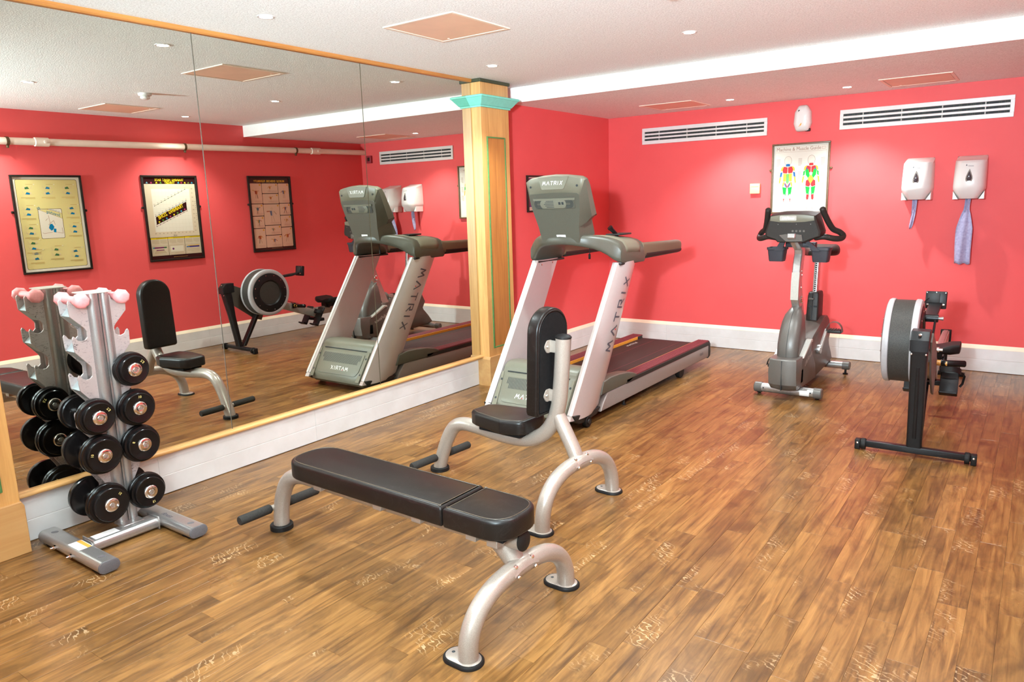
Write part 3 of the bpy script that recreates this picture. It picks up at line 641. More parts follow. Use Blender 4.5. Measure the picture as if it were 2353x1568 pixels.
def d_muscle(p):
    w, h = p.w, p.h; p.rect(0, 0, w, h, (246, 242, 230)); ln = (176, 120, 96)
    m = .014; p.outline([(m, m), (w - m, m), (w - m, h - m), (m, h - m)], .0014, ln); p.line((m, h - .062), (w - m, h - .062), .0014, ln)
    p.word('Machine & Muscle Guide', w * .455, h - .037, .046, (168, 128, 110), .86); p.rect(w - .06, h - .05, w - .026, h - .026, (226, 200, 186)); p.rect(w - .055, h - .045, w - .03, h - .031, (246, 242, 230))
    R, Y, G, B, DK = (206, 62, 66), (240, 206, 74), (38, 196, 76), (38, 116, 186), (160, 140, 130)
    def fig(cx, back):
        z = .045; H = h - .155; Yc = lambda v: z + H * v
        def q(pts, c): 
            p.poly([(cx + x * H, Yc(v)) for x, v in pts], c); p.poly([(cx - x * H, Yc(v)) for x, v in pts][::-1], c)
        skin = (236, 222, 200); ol = (140, 112, 100)
        p.disc(cx, Yc(.93), .034, ol, 16, .043); p.disc(cx, Yc(.93), .0318, (244, 234, 220), 16, .0408)
        q([(0, .87), (.035, .87), (.045, .82), (.0, .82)], B if not back else R)
        q([(0, .82), (.1, .82), (.13, .76), (.1, .66), (.085, .5), (.1, .44), (0, .42)], skin)
        q([(.005, .80), (.075, .82), (.11, .76), (.09, .69), (.02, .68), (.005, .70)], R if not back else R)      # chest / upper back
        q([(.08, .83), (.125, .80), (.14, .73), (.11, .73)], Y)
        if back: q([(.05, .75), (.11, .74), (.10, .64), (.05, .57), (.02, .62)], G); q([(.07, .79), (.1, .76), (.08, .72)], B); q([(0, .64), (.05, .57), (.07, .52), (0, .46)], Y); q([(.005, .46), (.05, .54), (.092, .52), (.095, .42), (.03, .40), (.005, .43)], R); q([(.11, .73), (.15, .70), (.15, .62), (.12, .64)], G)
        else: q([(.02, .67), (.085, .68), (.085, .52), (.03, .52)], Y); q([(.003, .67), (.022, .67), (.022, .5), (.003, .46)], G); q([(.0, .42), (.05, .50), (.06, .47), (.01, .37)], R); q([(.055, .51), (.09, .5), (.1, .42), (.08, .41)], Y); q([(.05, .48), (.062, .46), (.02, .385), (.012, .40)], B); q([(.105, .71), (.14, .70), (.155, .62), (.16, .54), (.145, .54), (.12, .62)], B)
        q([(.125, .62), (.158, .60), (.172, .5), (.155, .47), (.14, .52)], Y)
        q([(.155, .47), (.172, .49), (.19, .44), (.185, .38), (.165, .39)], (248, 240, 228))
        q([(.012, .39), (.095, .41), (.085, .30), (.07, .24), (.055, .27), (.03, .22)], G)
        if back: q([(.02, .24), (.07, .25), (.075, .17), (.055, .13), (.03, .15)], R)
        else: q([(.028, .22), (.07, .24), (.06, .19), (.035, .19)], skin); q([(.05, .17), (.075, .17), (.068, .11), (.055, .11)], R)
        q([(.025, .15), (.06, .14), (.055, .05), (.03, .05)], (240, 220, 206)); q([(.02, .05), (.055, .05), (.065, .01), (.02, .01)], (240, 226, 206))
        for (a, b) in (((.13, .79), (.17, .5)), ((.1, .43), (.07, .24)), ((.07, .24), (.06, .05)), ((.1, .66), (.085, .5))):
            for s in (-1, 1): p.line((cx + s * a[0] * H, Yc(a[1])), (cx + s * b[0] * H, Yc(b[1])), .0016, ol)
        p.word('Back View' if back else 'Front View', cx, .031, .015, (150, 130, 120))
    fig(w * .27, False); fig(w * .70, True)
    for x0, x1 in ((.025, .062), (w * .46, w * .53), (w - .062, w - .025)):
        for y in (.2, .3, .42): p.greek(x0, y, x1, y + .07, 6, (204, 188, 176))
def d_stretch(p):
    w, h = p.w, p.h; p.rect(0, 0, w, h, (250, 240, 224)); a = .022; yl = (240, 222, 150)
    p.poly(rpoly([(a, a), (w - a, a), (w - a, h - a), (a, h - a)], .02, 4), (84, 66, 48)); b = a + .0035; p.poly(rpoly([(b, b), (w - b, b), (w - b, h - b), (b, h - b)], .018, 4), yl)
    x0, x1, y0, y1 = w * .33, w * .69, h * .345, h * .665
    p.poly(rpoly([(x0, y0), (x1, y0), (x1, y1), (x0, y1)], .014, 4), (96, 64, 40)); e = .0035; p.poly(rpoly([(x0 + e, y0 + e), (x1 - e, y0 + e), (x1 - e, y1 - e), (x0 + e, y1 - e)], .012, 4), (246, 234, 216))
    p.poly([(x0 + e, y1 - .095), (x1 - .01, y1 - .008), (x1 - .08, y1 - e), (x0 + e, y1 - .045)], yl); p.line((x0 + e, y1 - .095), (x1 - .01, y1 - .008), .002, (150, 110, 60)); p.line((x0 + e, y1 - .045), (x1 - .08, y1 - e), .002, (150, 110, 60))
    p.word('Stretching', x0 + .075, y1 - .047, .038, (40, 130, 160), .8, .34, .0006, .3); p.word('for flexibility', x0 + .062, y1 - .018, .02, (110, 140, 160), .9, .34, 0, .3); p.word('fit', x1 - .012, y1 + .004, .036, (40, 130, 150), 1, 0, .0006, .3)
    br = (170, 130, 110); bl = (0, 128, 178); cx = (x0 + x1) / 2
    p.poly([(cx - .02, y0 + .11), (cx - .004, y0 + .14), (cx + .018, y0 + .135), (cx + .03, y0 + .10), (cx + .012, y0 + .075), (cx - .004, y0 + .08)], bl); p.poly([(cx - .035, y0 + .09), (cx - .012, y0 + .095), (cx - .008, y0 + .06), (cx - .03, y0 + .055)], bl)
    for s, e2 in (((-.03, .06), (-.09, .045)), ((-.09, .045), (-.088, .10)), ((.0, .06), (.075, .05)), ((.012, .14), (.02, .22)), ((.03, .13), (-.02, .17)), ((-.02, .17), (-.03, .13)), ((.05, .17), (.03, .19)), ((.075, .05), (.09, .058))): p.line((cx + s[0], y0 + s[1]), (cx + e2[0], y0 + e2[1]), .003, br)
    rng = random.Random(5); cells = [(.2, .82), (.5, .82), (.8, .82), (.17, .6), (.83, .6), (.17, .4), (.83, .4), (.2, .13), (.5, .16), (.8, .13), (.83, .24)]
    for i, (u, v) in enumerate(cells):
        cx, cy = u * w, v * h; p.greek(cx - .05, cy + .088, cx + .035, cy + .094, 1, (196, 150, 90)); p.disc(cx - .062, cy + .09, .008, (226, 206, 150)); p.disc(cx - .062, cy + .09, .0065, (248, 236, 190))
        for dy in (.05, .0):
            s = rng.choice((-1, 1)); p.line((cx - .05, cy + dy), (cx + .05, cy + dy + rng.uniform(-.004, .012)), .002, (226, 200, 170)); p.line((cx - .03 * s, cy + dy + .002), (cx - .045 * s, cy + dy + .03), .0024, (220, 190, 165))
            p.poly([(cx - .02 * s, cy + dy), (cx + .018 * s, cy + dy - .004), (cx + .02 * s, cy + dy + .012), (cx - .006 * s, cy + dy + .02)], rng.choice(((20, 128, 176), (40, 120, 150), (70, 120, 80)))); p.disc(cx + .028 * s, cy + dy + .012, .006, (236, 214, 190))
        p.greek(cx - .06, cy - .045, cx + .06, cy - .025, 3, (214, 182, 110))
def d_heart(p):
    w, h = p.w, p.h; dk = (52, 26, 26); yl = (246, 214, 40); p.rect(0, 0, w, h, dk); p.rect(.006, .27 * h, w - .006, h * .92, (238, 220, 190)); 
    p.word('TRAINING  HEART  RATE', w * .5, h * .969, .037, yl, .78, 0, .0012); p.word('TARGET', w * .5, h * .935, .035, yl, .9, 0, .0012)
    for k, c in enumerate(((40, 150, 190), (110, 140, 60), yl, (180, 60, 90), (60, 160, 190), (90, 150, 60), yl, (190, 70, 110), (120, 180, 200))):
        u = (.06, .13, .2, .27, .33, .67, .75, .85, .93)[k]; p.poly([(w * u - .011, h * .926), (w * u + .012, h * .928), (w * u + .004, h * .944), (w * u - .003, h * .948)], c)
    gx0, gx1, gy0, gy1 = w * .13, w * .87, h * .335, h * .86; p.rect(gx0, gy0, gx1, gy1, (252, 244, 226))
    for k in range(1, 11): p.line((gx0 + (gx1 - gx0) * k / 11, gy0), (gx0 + (gx1 - gx0) * k / 11, gy1), .0012, (234, 222, 200)); p.line((gx0, gy0 + (gy1 - gy0) * k / 11), (gx1, gy0 + (gy1 - gy0) * k / 11), .0012, (234, 222, 200))
    def dots(x0, y0, x1, y1, c):
        p.line((x0, y0), (x1, y1), .0025, c)
        for k in range(10): 
            u = k / 9; p.disc(x0 + (x1 - x0) * u, y0 + (y1 - y0) * u, .0048, (46, 40, 36), 8); p.rect(x0 + (x1 - x0) * u - .008, y0 + (y1 - y0) * u + .014, x0 + (x1 - x0) * u + .008, y0 + (y1 - y0) * u + .019, (200, 184, 160))
    lx, rx = gx0 + .05, gx1 - .02; dots(lx, h * .86 - .005, rx, h * .655, (110, 130, 60)); dots(lx, h * .712, rx, h * .53, (70, 130, 170)); dots(lx, h * .585, rx, h * .405, (170, 50, 80))
    p.poly([(lx, h * .70), (rx, h * .518), (rx, h * .425), (lx, h * .598)], dk); ang = atan2(h * (.518 - .70), rx - lx)
    p.word('TRAINING  ZONE', (lx + rx) / 2 + .008, h * .580, .052, yl, .78, ang, .002)
    for k, c in enumerate(((190, 60, 110), (60, 160, 190), (90, 150, 60), yl, (180, 70, 100), (60, 150, 190), (90, 150, 60), yl)):
        u = .07 + k * .12; x = lx + (rx - lx) * u; y = h * (.598 + (.425 - .598) * u) + .016; p.disc(x, y, .010, c, 7)
    p.word('AGE', w * .5, h * .285, .022, (60, 50, 44)); 
    for k in range(11): p.word(str(20 + k * 5), gx1 - (gx1 - gx0) * (1 - k / 10), gy0 - .016, .014, (80, 70, 60)); p.word(str(100 + k * 10), gx0 - .03, gy0 + (gy1 - gy0) * k / 10, .013, (80, 70, 60))
    for i, ch in enumerate('HEART RATE'): p.word(ch, w * .035, h * .70 - i * .022, .016, (60, 50, 44))
    for k in range(3):
        x0 = .006 + k * (w - .012) / 3; x1 = x0 + (w - .012) / 3 - .004; p.rect(x0, h * .045, x1, h * .265, (232, 216, 186)); p.rect(x0, h * .247, x1, h * .265, yl); p.greek(x0 + .01, h * .252, x1 - .01, h * .26, 1, (80, 60, 30)); p.greek(x0 + .012, h * .19, x0 + .085, h * .24, 6, (200, 182, 150)); p.greek(x0 + .097, h * .19, x1 - .012, h * .24, 6, (200, 182, 150))
        p.outline([(x0 + .01, h * .055), (x1 - .01, h * .055), (x1 - .01, h * .165), (x0 + .01, h * .165)], .0018, (160, 140, 110))
        if k == 0: p.rect(x0 + .02, h * .125, x1 - .05, h * .142, (60, 50, 140)); p.rect(x1 - .05, h * .125, x1 - .014, h * .142, (90, 130, 180)); p.rect(x0 + .02, h * .143, x1 - .03, h * .152, (236, 190, 50)); p.greek(x0 + .02, h * .065, x1 - .02, h * .115, 4, (206, 188, 156))
        if k == 1: p.rect(x0 + .02, h * .085, x1 - .02, h * .155, (246, 236, 212)); p.disc(x1 - .05, h * .12, .012, (110, 40, 110), 8); p.greek(x0 + .02, h * .06, x1 - .02, h * .08, 2, (200, 182, 150))
        if k == 2: p.rect(x0 + .02, h * .135, x0 + .05, h * .152, (60, 120, 70)); p.rect(x0 + .05, h * .135, x1 - .03, h * .152, (120, 40, 100)); p.rect(x1 - .03, h * .135, x1 - .014, h * .152, (50, 150, 160)); p.poly([(x0 + .02, h * .07), (x1 - .02, h * .07), (x1 - .05, h * .115), (x0 + .05, h * .115)], (214, 196, 160)); p.rect(x0 + .05, h * .108, x1 - .05, h * .118, (120, 40, 100))
    p.greek(w * .3, h * .014, w * .7, h * .022, 1, (190, 160, 90))
def d_flex(p):
    w, h = p.w, p.h; dk = (58, 34, 28); p.rect(0, 0, w, h, dk); p.word('MUSCLE  EXERCISE  FLEXIBILITY', w * .5, h * .955, .034, (240, 186, 44), .92, 0, .0014); pk = (250, 214, 184)
    cols = [(.012, .29), (.30, .70), (.71, .988)]; rows = {0: [(.03, .30), (.31, .47), (.48, .64), (.65, .925)], 1: [(.03, .195), (.205, .335), (.345, .635), (.645, .78), (.79, .925)], 2: [(.03, .30), (.31, .47), (.48, .64), (.65, .925)]}
    rng = random.Random(9)
    for c, (u0, u1) in enumerate(cols):
        for (v0, v1) in rows[c]:
            x0, x1, y0, y1 = u0 * w, u1 * w, v0 * h, v1 * h; p.poly(rpoly([(x0, y0), (x1, y0), (x1, y1), (x0, y1)], .010, 3), pk); p.disc(x0 + .022, y1 - .018, .011, (232, 176, 52)); cx, cy = (x0 + x1) / 2, (y0 + y1) / 2; sz = min(x1 - x0, y1 - y0) * .42
            ol = (206, 168, 140); p.disc(cx, cy + sz * .75, sz * .14, ol, 10); p.disc(cx, cy + sz * .75, sz * .11, pk, 10)
            for k in range(2):
                s = -1 if k else 1; p.poly([(cx, cy + sz * .5), (cx + s * sz * .3, cy + sz * .45), (cx + s * sz * .22, cy - sz * .1), (cx, cy - sz * .15)], rng.choice(((196, 120, 60), (80, 100, 140), (170, 70, 50), (214, 160, 80), (90, 130, 130), (238, 204, 176))))
                p.line((cx + s * sz * .3, cy + sz * .42), (cx + s * sz * rng.uniform(.5, .8), cy + sz * rng.uniform(-.1, .6)), sz * .12, rng.choice(((180, 100, 60), (206, 168, 140), (214, 160, 80)))); p.line((cx + s * sz * .12, cy - sz * .15), (cx + s * sz * rng.uniform(.1, .4), cy - sz * .9), sz * .11, rng.choice(((206, 168, 140), (90, 60, 50), (226, 190, 160))))
            p.greek(x0 + .012, y0 + .008, x0 + .012 + (x1 - x0) * .6, y0 + .034, 4, (226, 180, 156))
    p.greek(w * .3, h * .012, w * .7, h * .018, 1, (190, 160, 110))
def d_dark(c1):
    def f(p):
        w, h = p.w, p.h; p.rect(0, 0, w, h, (236, 206, 190)); p.rect(.006, .03, w - .006, h - .008, c1); p.rect(.02, .05, w - .02, h * .55, (110, 70, 96)); p.greek(.02, .008, w - .05, .024, 2, (214, 150, 110))
    return f
poster('wall_poster', 'muscle guide poster in a brown frame with two coloured body figures', (1.673, YB - .0005, 1.352), (1, 0, 0), .519, .646, d_muscle, 'bframe', .017)
X_ = XR - .0005
poster('wall_poster', 'yellow stretching poster in black frame on the right wall, seen in the mirror', (X_, 3.517, 1.003), (0, -1, 0), .624, .919, d_stretch, 'frame', .019, True, 'framed exercise posters on the right wall')
poster('wall_poster', 'heart rate chart poster with black and yellow header, seen in the mirror', (X_, 4.745, 1.020), (0, -1, 0), .631, .912, d_heart, 'frame', .022, True, 'framed exercise posters on the right wall')
poster('wall_poster', 'pink poster divided into small exercise pictures, seen in the mirror', (X_, 6.015, 1.030), (0, -1, 0), .617, .906, d_flex, 'frame', .022, True, 'framed exercise posters on the right wall')
poster('wall_poster', 'small dark framed picture mostly hidden behind the left of the treadmill console', (XL + .0005, 5.657, 1.440), (0, 1, 0), .29, .335, d_dark((96, 62, 110)), 'frame', .016, False)
poster('wall_poster', 'wide dark framed picture just showing over the treadmill console', (XL + .0005, 6.02, 1.44), (0, 1, 0), .64, .33, d_dark((60, 50, 70)), 'frame', .016, False)

def pipe():
    t = thing('wall_pipe', 'cream pipe running along the top of the right wall, seen in the mirror', 'pipe', (3.848, 2.0, 2.207)); sl = .0105
    P = lambda y: (0, y, sl * y)
    m = MB(); m.tube([P(-3.0), P(5.24)], .033, 20); m.build('tube', MT['pipe'], t)
    for y, ln in ((1.185, .125), (4.40, .15), (-.8, .125)):
        c = MB(); a, b = P(y - ln / 2), P(y + ln / 2); c.tube([P(y - ln / 2), P(y - ln / 2 + .004), P(y + ln / 2 - .004), P(y + ln / 2)], [.036, .041, .041, .036], 20); c.lathe([(0, 0), (.014, 0), (.014, .012), (0, .014)], (-.036, y + .02, sl * y), (-1, 0, 0), 12); c.build('collar', MT['pipe'], t)
    for y in (2.61, 4.09, .9):
        c = MB(); c.tube([P(y - .012), P(y + .012)], .039, 20); c.box((.03, y - .012, sl * y - .012), (.066, y + .012, sl * y + .012)); c.box((-.012, y - .01, sl * y - .062), (.012, y + .01, sl * y - .036), .003, 1); c.build('clip', MT['clip'], t)
pipe()
def small_items():
    t = thing('double_socket', 'white double wall socket on the right skirting, seen in the mirror', 'socket', (XR - .017, 4.015, .170))
    b = MB(); b.box((-.012, -.072, -.043), (0, .072, .043), .004, 2); b.build('face_plate', MT['white'], t)
    for s in (-1, 1):
        k = MB(); k.box((-.0128, s * .036 - .006, .012), (-.0115, s * .036 + .006, .028)); k.box((-.0125, s * .036 - .014, -.02), (-.0115, s * .036 + .014, .004)); k.build('outlet', MT['badge'], t, angle=0)
    t = thing('call_point', 'small dark red alarm box high in the far corner, seen in the mirror', 'alarm box', (3.75, YB, 2.166))
    b = MB(); b.box((-.05, -.035, -.05), (.05, 0, .05), .005, 2); b.build('case', MT['mar_box'], t)
    b = MB(); b.box((-.03, -.0375, -.022), (.012, -.0345, .026), .001, 1); b.build('window', MT['frame'], t)
small_items()

# ---------------------------------------------------------------- dumbbell rack
def rack():
    YC = 1.610
    t = thing('dumbbell_rack', 'silver upright dumbbell rack with scuffed saddle plates beside the mirror', 'dumbbell rack', (.30, YC, 0))
    # feet: two flat oval bars at right angles to the mirror
    for y, nm in ((-.262, 0), (.150, 1)):
        L0, L1 = (-.25, .335) if nm == 0 else (-.22, .350)
        pr = rrect(.094, .056, .0275, 6); f = MB(); f.prism([(y + q[0], .033 + q[1]) for q in pr], 0, L0, L1); ft = f.build('foot', MT['silver'], t, angle=40)
        for x0, x1 in ((L0 - .006, L0 + .001), (L1 - .001, L1 + .006)):
            c = MB(); c.prism([(y + q[0] * .985, .033 + q[1] * .985) for q in pr], 0, x0, x1, .003, 2); c.build('end_cap', MT['gcap'], ft, angle=40)
        for x in (L0 + .07, L1 - .06):
            c = MB(); c.lathe([(0, 0), (.013, 0), (.013, .0015), (0, .002)], (x, y, .061), (0, 0, 1), 16, 1.25, .85); c.build('plug', MT['gcap'], ft)
            c = MB(); c.box((x - .03, y - .035, 0), (x + .03, y + .035, .006), .002, 1); c.build('foot_pad', MT['rubber'], ft)
        if nm == 0:
            for x in (-.07, .09):
                c = MB(); c.lathe([(.011, 0), (.011, .008), (.006, .012), (0, .012)], (x, y - .047, .033), (0, -1, 0), 6); c.lathe([(.006, .01), (.006, .024), (0, .025)], (x, y - .047, .033), (0, -1, 0), 10); c.build('bolt', MT['chrome'], ft)
            s = MB(); s.quad([(.02, y - .030, .0614), (.13, y - .030, .0614), (.13, y + .03, .0614), (.02, y + .03, .0614)]); s.build('warning_label', MT['label'], ft, angle=0, fix=False)
            s = MB(); s.quad([(.02, y + .008, .0617), (.13, y + .008, .0617), (.13, y + .027, .0617), (.02, y + .027, .0617)])
            s.build('orange_band', MT['orange'], ft, angle=0, fix=False)
        else:
            s = MB(); s.text('fitness', .034, basis((.10, y - .012, .0615), (1, 0, 0), (0, 1, 0)), .0006, shear=.4); s.build('lettering', MT['dtext'], ft, angle=0, fix=False)
            c = MB(); c.lathe([(.012, 0), (.012, .01), (0, .013)], (.06, y - .047, .034), (0, -1, 0), 6); c.build('bolt', MT['chrome'], ft)
    b = MB(); b.prism([(.045 + q[0], .031 + q[1]) for q in rrect(.094, .054, .022, 5)], 1, -.217, .105); cb = b.build('cross_bar', MT['silver'], t, angle=40)
    for y in (-.212, .096):
        b = MB(); b.box((-.01, y - .003, .001), (.10, y + .003, .068), .003, 1); b.build('weld_flange', MT['silver'], cb)
    s = MB(); s.quad([(.015, -.19, .0585), (.07, -.19, .0585), (.07, -.08, .0585), (.015, -.08, .0585)]); s.build('maker_plate', MT['label'], cb, angle=0, fix=False)
    # post: core with two half-round ribs to the front
    p = MB(); p.box((-.116, -.037, .05), (-.030, .045, 1.18), .004, 1); p.box((-.05, -.05, .05), (.045, .056, .062), .003, 1); p.tube([(-.031, -.020, .055), (-.031, -.020, 1.183)], .0295, 20); p.tube([(-.031, .034, .055), (-.031, .034, 1.183)], .0235, 20)
    p.box((-.04, .006, .05), (-.012, .014, 1.18)); p.tube([(-.110, -.020, .055), (-.110, -.020, 1.183)], .0295, 20); p.tube([(-.110, .034, .055), (-.110, .034, 1.183)], .0235, 20); po = p.build('post', MT['silver'], t, angle=40)
    c = MB(); c.prism(rpoly([(-.135, -.06), (-.01, -.06), (.004, -.03), (.004, .03), (-.01, .068), (-.135, .068)], .012, 3), 2, 1.183, 1.188, .001, 1); c.build('post_cap', MT['badge'], po)
    # saddle plates, front (scuffed) and rear
    lv = [1.134, .970, .788, .598, .415, .172]
    L = [(-.006, 1.183), (-.046, 1.183), (-.060, 1.165)]
    for i, z in enumerate(lv):
        L += [(-.064, z + .014), (-.075, z + .003), (-.09, z), (-.106, z + .006), (-.116, z + .022), (-.123, z + .027), (-.129, z + .016), (-.127, z - .038)]
        if i < 5: nk = (z + lv[i + 1]) / 2 - .005; L += [(-.125, z - .048), (-.07, nk - .02), (-.062, nk - .035)]
        else: L += [(-.12, z - .05), (-.05, z - .095), (-.006, z - .095)]
    poly = L + [(-a, b) for a, b in L[::-1]]
    for x, nm, mt in ((-.026, 'front_saddle_plate', 'scuff'), (-.118, 'rear_saddle_plate', 'scuff')):
        m = MB(); m.prism(poly, 0, x - .004, x + .004, .0012, 1); m.build(nm, MT[mt], t, angle=25)
    # webs joining the two plates below each saddle
    for i, z in enumerate(lv):
        for s in (-1, 1):
            pts = [(.084, -.006), (.122, -.047), (.075, -.10)] if i < 5 else [(.084, -.006), (.120, -.047), (.06, -.09)]
            w_ = MB()
            for a, b2 in zip(pts[:-1], pts[1:]):
                d = Vector((b2[0] - a[0], b2[1] - a[1])); n = Vector((-d.y, d.x)).normalized() * .0012
                w_.prism([(s * (a[0] + n.x), z + a[1] + n.y), (s * (b2[0] + n.x), z + b2[1] + n.y), (s * (b2[0] - n.x), z + b2[1] - n.y), (s * (a[0] - n.x), z + a[1] - n.y)], 0, -.114, -.030)
            w_.build('saddle_web', MT['blueshade'], t, angle=0)
rack()

def dumbbell(R, kg, ang, y, z, label, stub=1.0):
    """dumbbell with its handle across the two saddle plates (along x)"""
    t = thing('dumbbell', label, 'dumbbell', (.230, y, z + .0035), 0, 'black round dumbbells on the rack')
    h = MB(); h.lathe([(.010, -.075), (.0135, -.069), (.015, -.02), (.0155, 0), (.015, .02), (.0135, .069), (.010, .075)], (0, 0, 0), (1, 0, 0), 16); h.build('handle', MT['chrome'], t)
    for s in (-1, 1):
        q = R; pr = [(0, .0700), (q * .84, .0700), (q * .90, .0730), (q * .97, .0730), (q, .0770), (q, .0890), (q * .985, .0930), (q * .955, .0950), (q * .955, .1070), (q * .94, .1100), (q * .83, .1110), (q * .82, .1270), (q * .80, .1295), (q * .77, .1305), (q * .74, .1295), (0, .1295)]
        m = MB(); m.lathe(pr, (0, 0, 0), (s, 0, 0), 40); hd = m.build('weight_head', MT['urethane'], t, angle=30)
        c = MB(); c.lathe([(.033, .12800), (.033, .13250), (.031, .13500), (.028, .13650), (.0145, .13650), (.0140, .13400), (.012, .13350), (0, .13350)], (0, 0, 0), (s, 0, 0), 28); c.build('hub', MT['chrome'], hd, angle=30)
        c = MB(); c.lathe([(.011, .13330), (.011, .13520), (.008, .13580), (0, .13580)], (0, 0, 0), (s, 0, 0), 6); c.build('hub_bolt', MT['steel'], hd, angle=30)
        k = MB(); a = radians(ang); r = R * .62; o = (s * .1304, s * r * cos(a), r * sin(a)); M = basis(o, (0, s * -sin(a), cos(a)), (0, s * cos(a), sin(a))) if True else None
        k.text(kg, .0165, M @ Matrix.Rotation(pi, 4, 'Z'), .0004); k.build('numerals', MT['gold'], hd, angle=0, fix=False)
YL, YR = 1.516, 1.704
for R, kg, a, y, z, lb in ((.086, '7.5', 35, YL, .614, 'black dumbbell marked 7.5, topmost of three below the empty saddles on the near side'),
                           (.095, '10', 165, YL, .431, 'black dumbbell marked 10, middle of three on the near side of the rack'),
                           (.098, '15', 45, YL, .188, 'black dumbbell marked 15, lowest on the near side of the rack, close to skirting'),
                           (.083, '7.5', 40, YR, .804, 'black dumbbell marked 7.5, highest of four on the far side of the rack'),
                           (.090, '10', 85, YR, .614, 'black dumbbell marked 10, second from top on the far side of the rack'),
                           (.0925, '8', 155, YR, .431, 'black dumbbell with a small raised inner disc, third down on the far side'),
                           (.090, '15', -80, YR, .188, 'black dumbbell marked 15, lowest on the far side of the rack')):
    dumbbell(R, kg, a, y, z, lb)
def pink(y, label):
    t = thing('dumbbell', label, 'dumbbell', (.232, y, 1.1585 if y < 1.6 else 1.1590), 0, 'small pink dumbbells on the top saddles')
    h = MB(); h.tube([(-.07, 0, 0), (.07, 0, 0)], .0185, 14); h.build('handle', MT['pinkvinyl'], t)
    for s in (-1, 1):
        m = MB(); loops = []
        for x, k in ((.062, .62), (.070, .88), (.080, 1.0), (.102, 1.0), (.113, .86), (.119, .55)): loops.append([(s * x, .035 * k * cos(2 * pi * j / 8 + .2), .035 * k * sin(2 * pi * j / 8 + .2)) for j in range(8)])
        m.loft(loops); m.build('weight_head', MT['pinkvinyl'], t, angle=50)
PK = [(1.5195, 'small pink dumbbell on the top near saddle, closest to the camera'), (1.7005, 'small pink dumbbell on the top far saddle of the rack')]
for y, l in PK: pink(y, l)

# ---------------------------------------------------------------- benches
def foot_plate(par, x, y, hole=-.045, L=.155, W=.104, rot=0.0):
    n = MB(); ol = [(x - .022 + q[0], y + q[1]) for q in rrect(L, W, W / 2 - .001, 8)]
    n.loft([[(q[0], q[1], 0) for q in ol], [(q[0], q[1], .008) for q in ol], [(q[0], q[1], .013) for q in inset(ol, .004)], [(q[0], q[1], .013) for q in inset(ol, .010)]]); o = n.build('foot_rim', MT['rubber'], par, angle=40)
    m = MB(); il = inset(ol, .0095); m.loft([[(q[0], q[1], .006) for q in il], [(q[0], q[1], .0145) for q in il], [(q[0], q[1], .0155) for q in inset(il, .002)]]); m.build('plate', MT['champ'], o, angle=40)
    h = MB(); h.lathe([(0, 0), (.0065, 0), (.0065, .0004), (0, .0005)], (x - .022 + hole, y, .0154), (0, 0, 1), 12); h.build('bolt_hole', MT['slot'], o)
def arch(t, x, y0, y1, H, r):
    yc = (y0 + y1) / 2; hw = (y1 - y0) / 2; P = []
    for k in range(33):
        a = pi * k / 32; c_, s_ = cos(a), sin(a); n = 2.5
        P.append((x, yc - hw * (abs(c_) ** (2 / n)) * (1 if c_ > 0 else -1), .010 + (H - .010) * abs(s_) ** (2 / n)))
    P[0] = (x, y0, .010); P[-1] = (x, y1, .010)
    m = MB(); m.tube(P, r, 20, up=(1, 0, 0)); return m.build('leg_arch', MT['champ'], t, angle=50)
def saddle(par, x, yc, z, r, bolts):
    m = MB(); P = [(x, yc - .075, z - .014), (x, yc - .04, z - .003), (x, yc, z), (x, yc + .04, z - .003), (x, yc + .075, z - .014)]; n = 12; loops = []
    for (px, py, pz) in P:
        tz = -(py - yc) * .3
        loops.append([(px + (r + .003) * sin(a), py, pz + (r + .003) * cos(a)) for a in [-1.35 + 2.7 * k / n for k in range(n + 1)]] + [(px + (r - .004) * sin(a), py, pz + (r - .004) * cos(a)) for a in [1.35 - 2.7 * k / n for k in range(n + 1)]])
    m.loft(loops); o = m.build('saddle_plate', MT['champ'], par, angle=40)
    for (bx, by, a) in bolts:
        b = MB(); d = (sin(a), 0, cos(a)); p = (x + (r + .002) * sin(a), yc + by, z - .004 + (r + .002) * cos(a)); b.lathe([(.009, 0), (.009, .002), (.007, .006), (.003, .007), (0, .007)], p, d, 10); b.build('bolt', MT['chrome'], o)
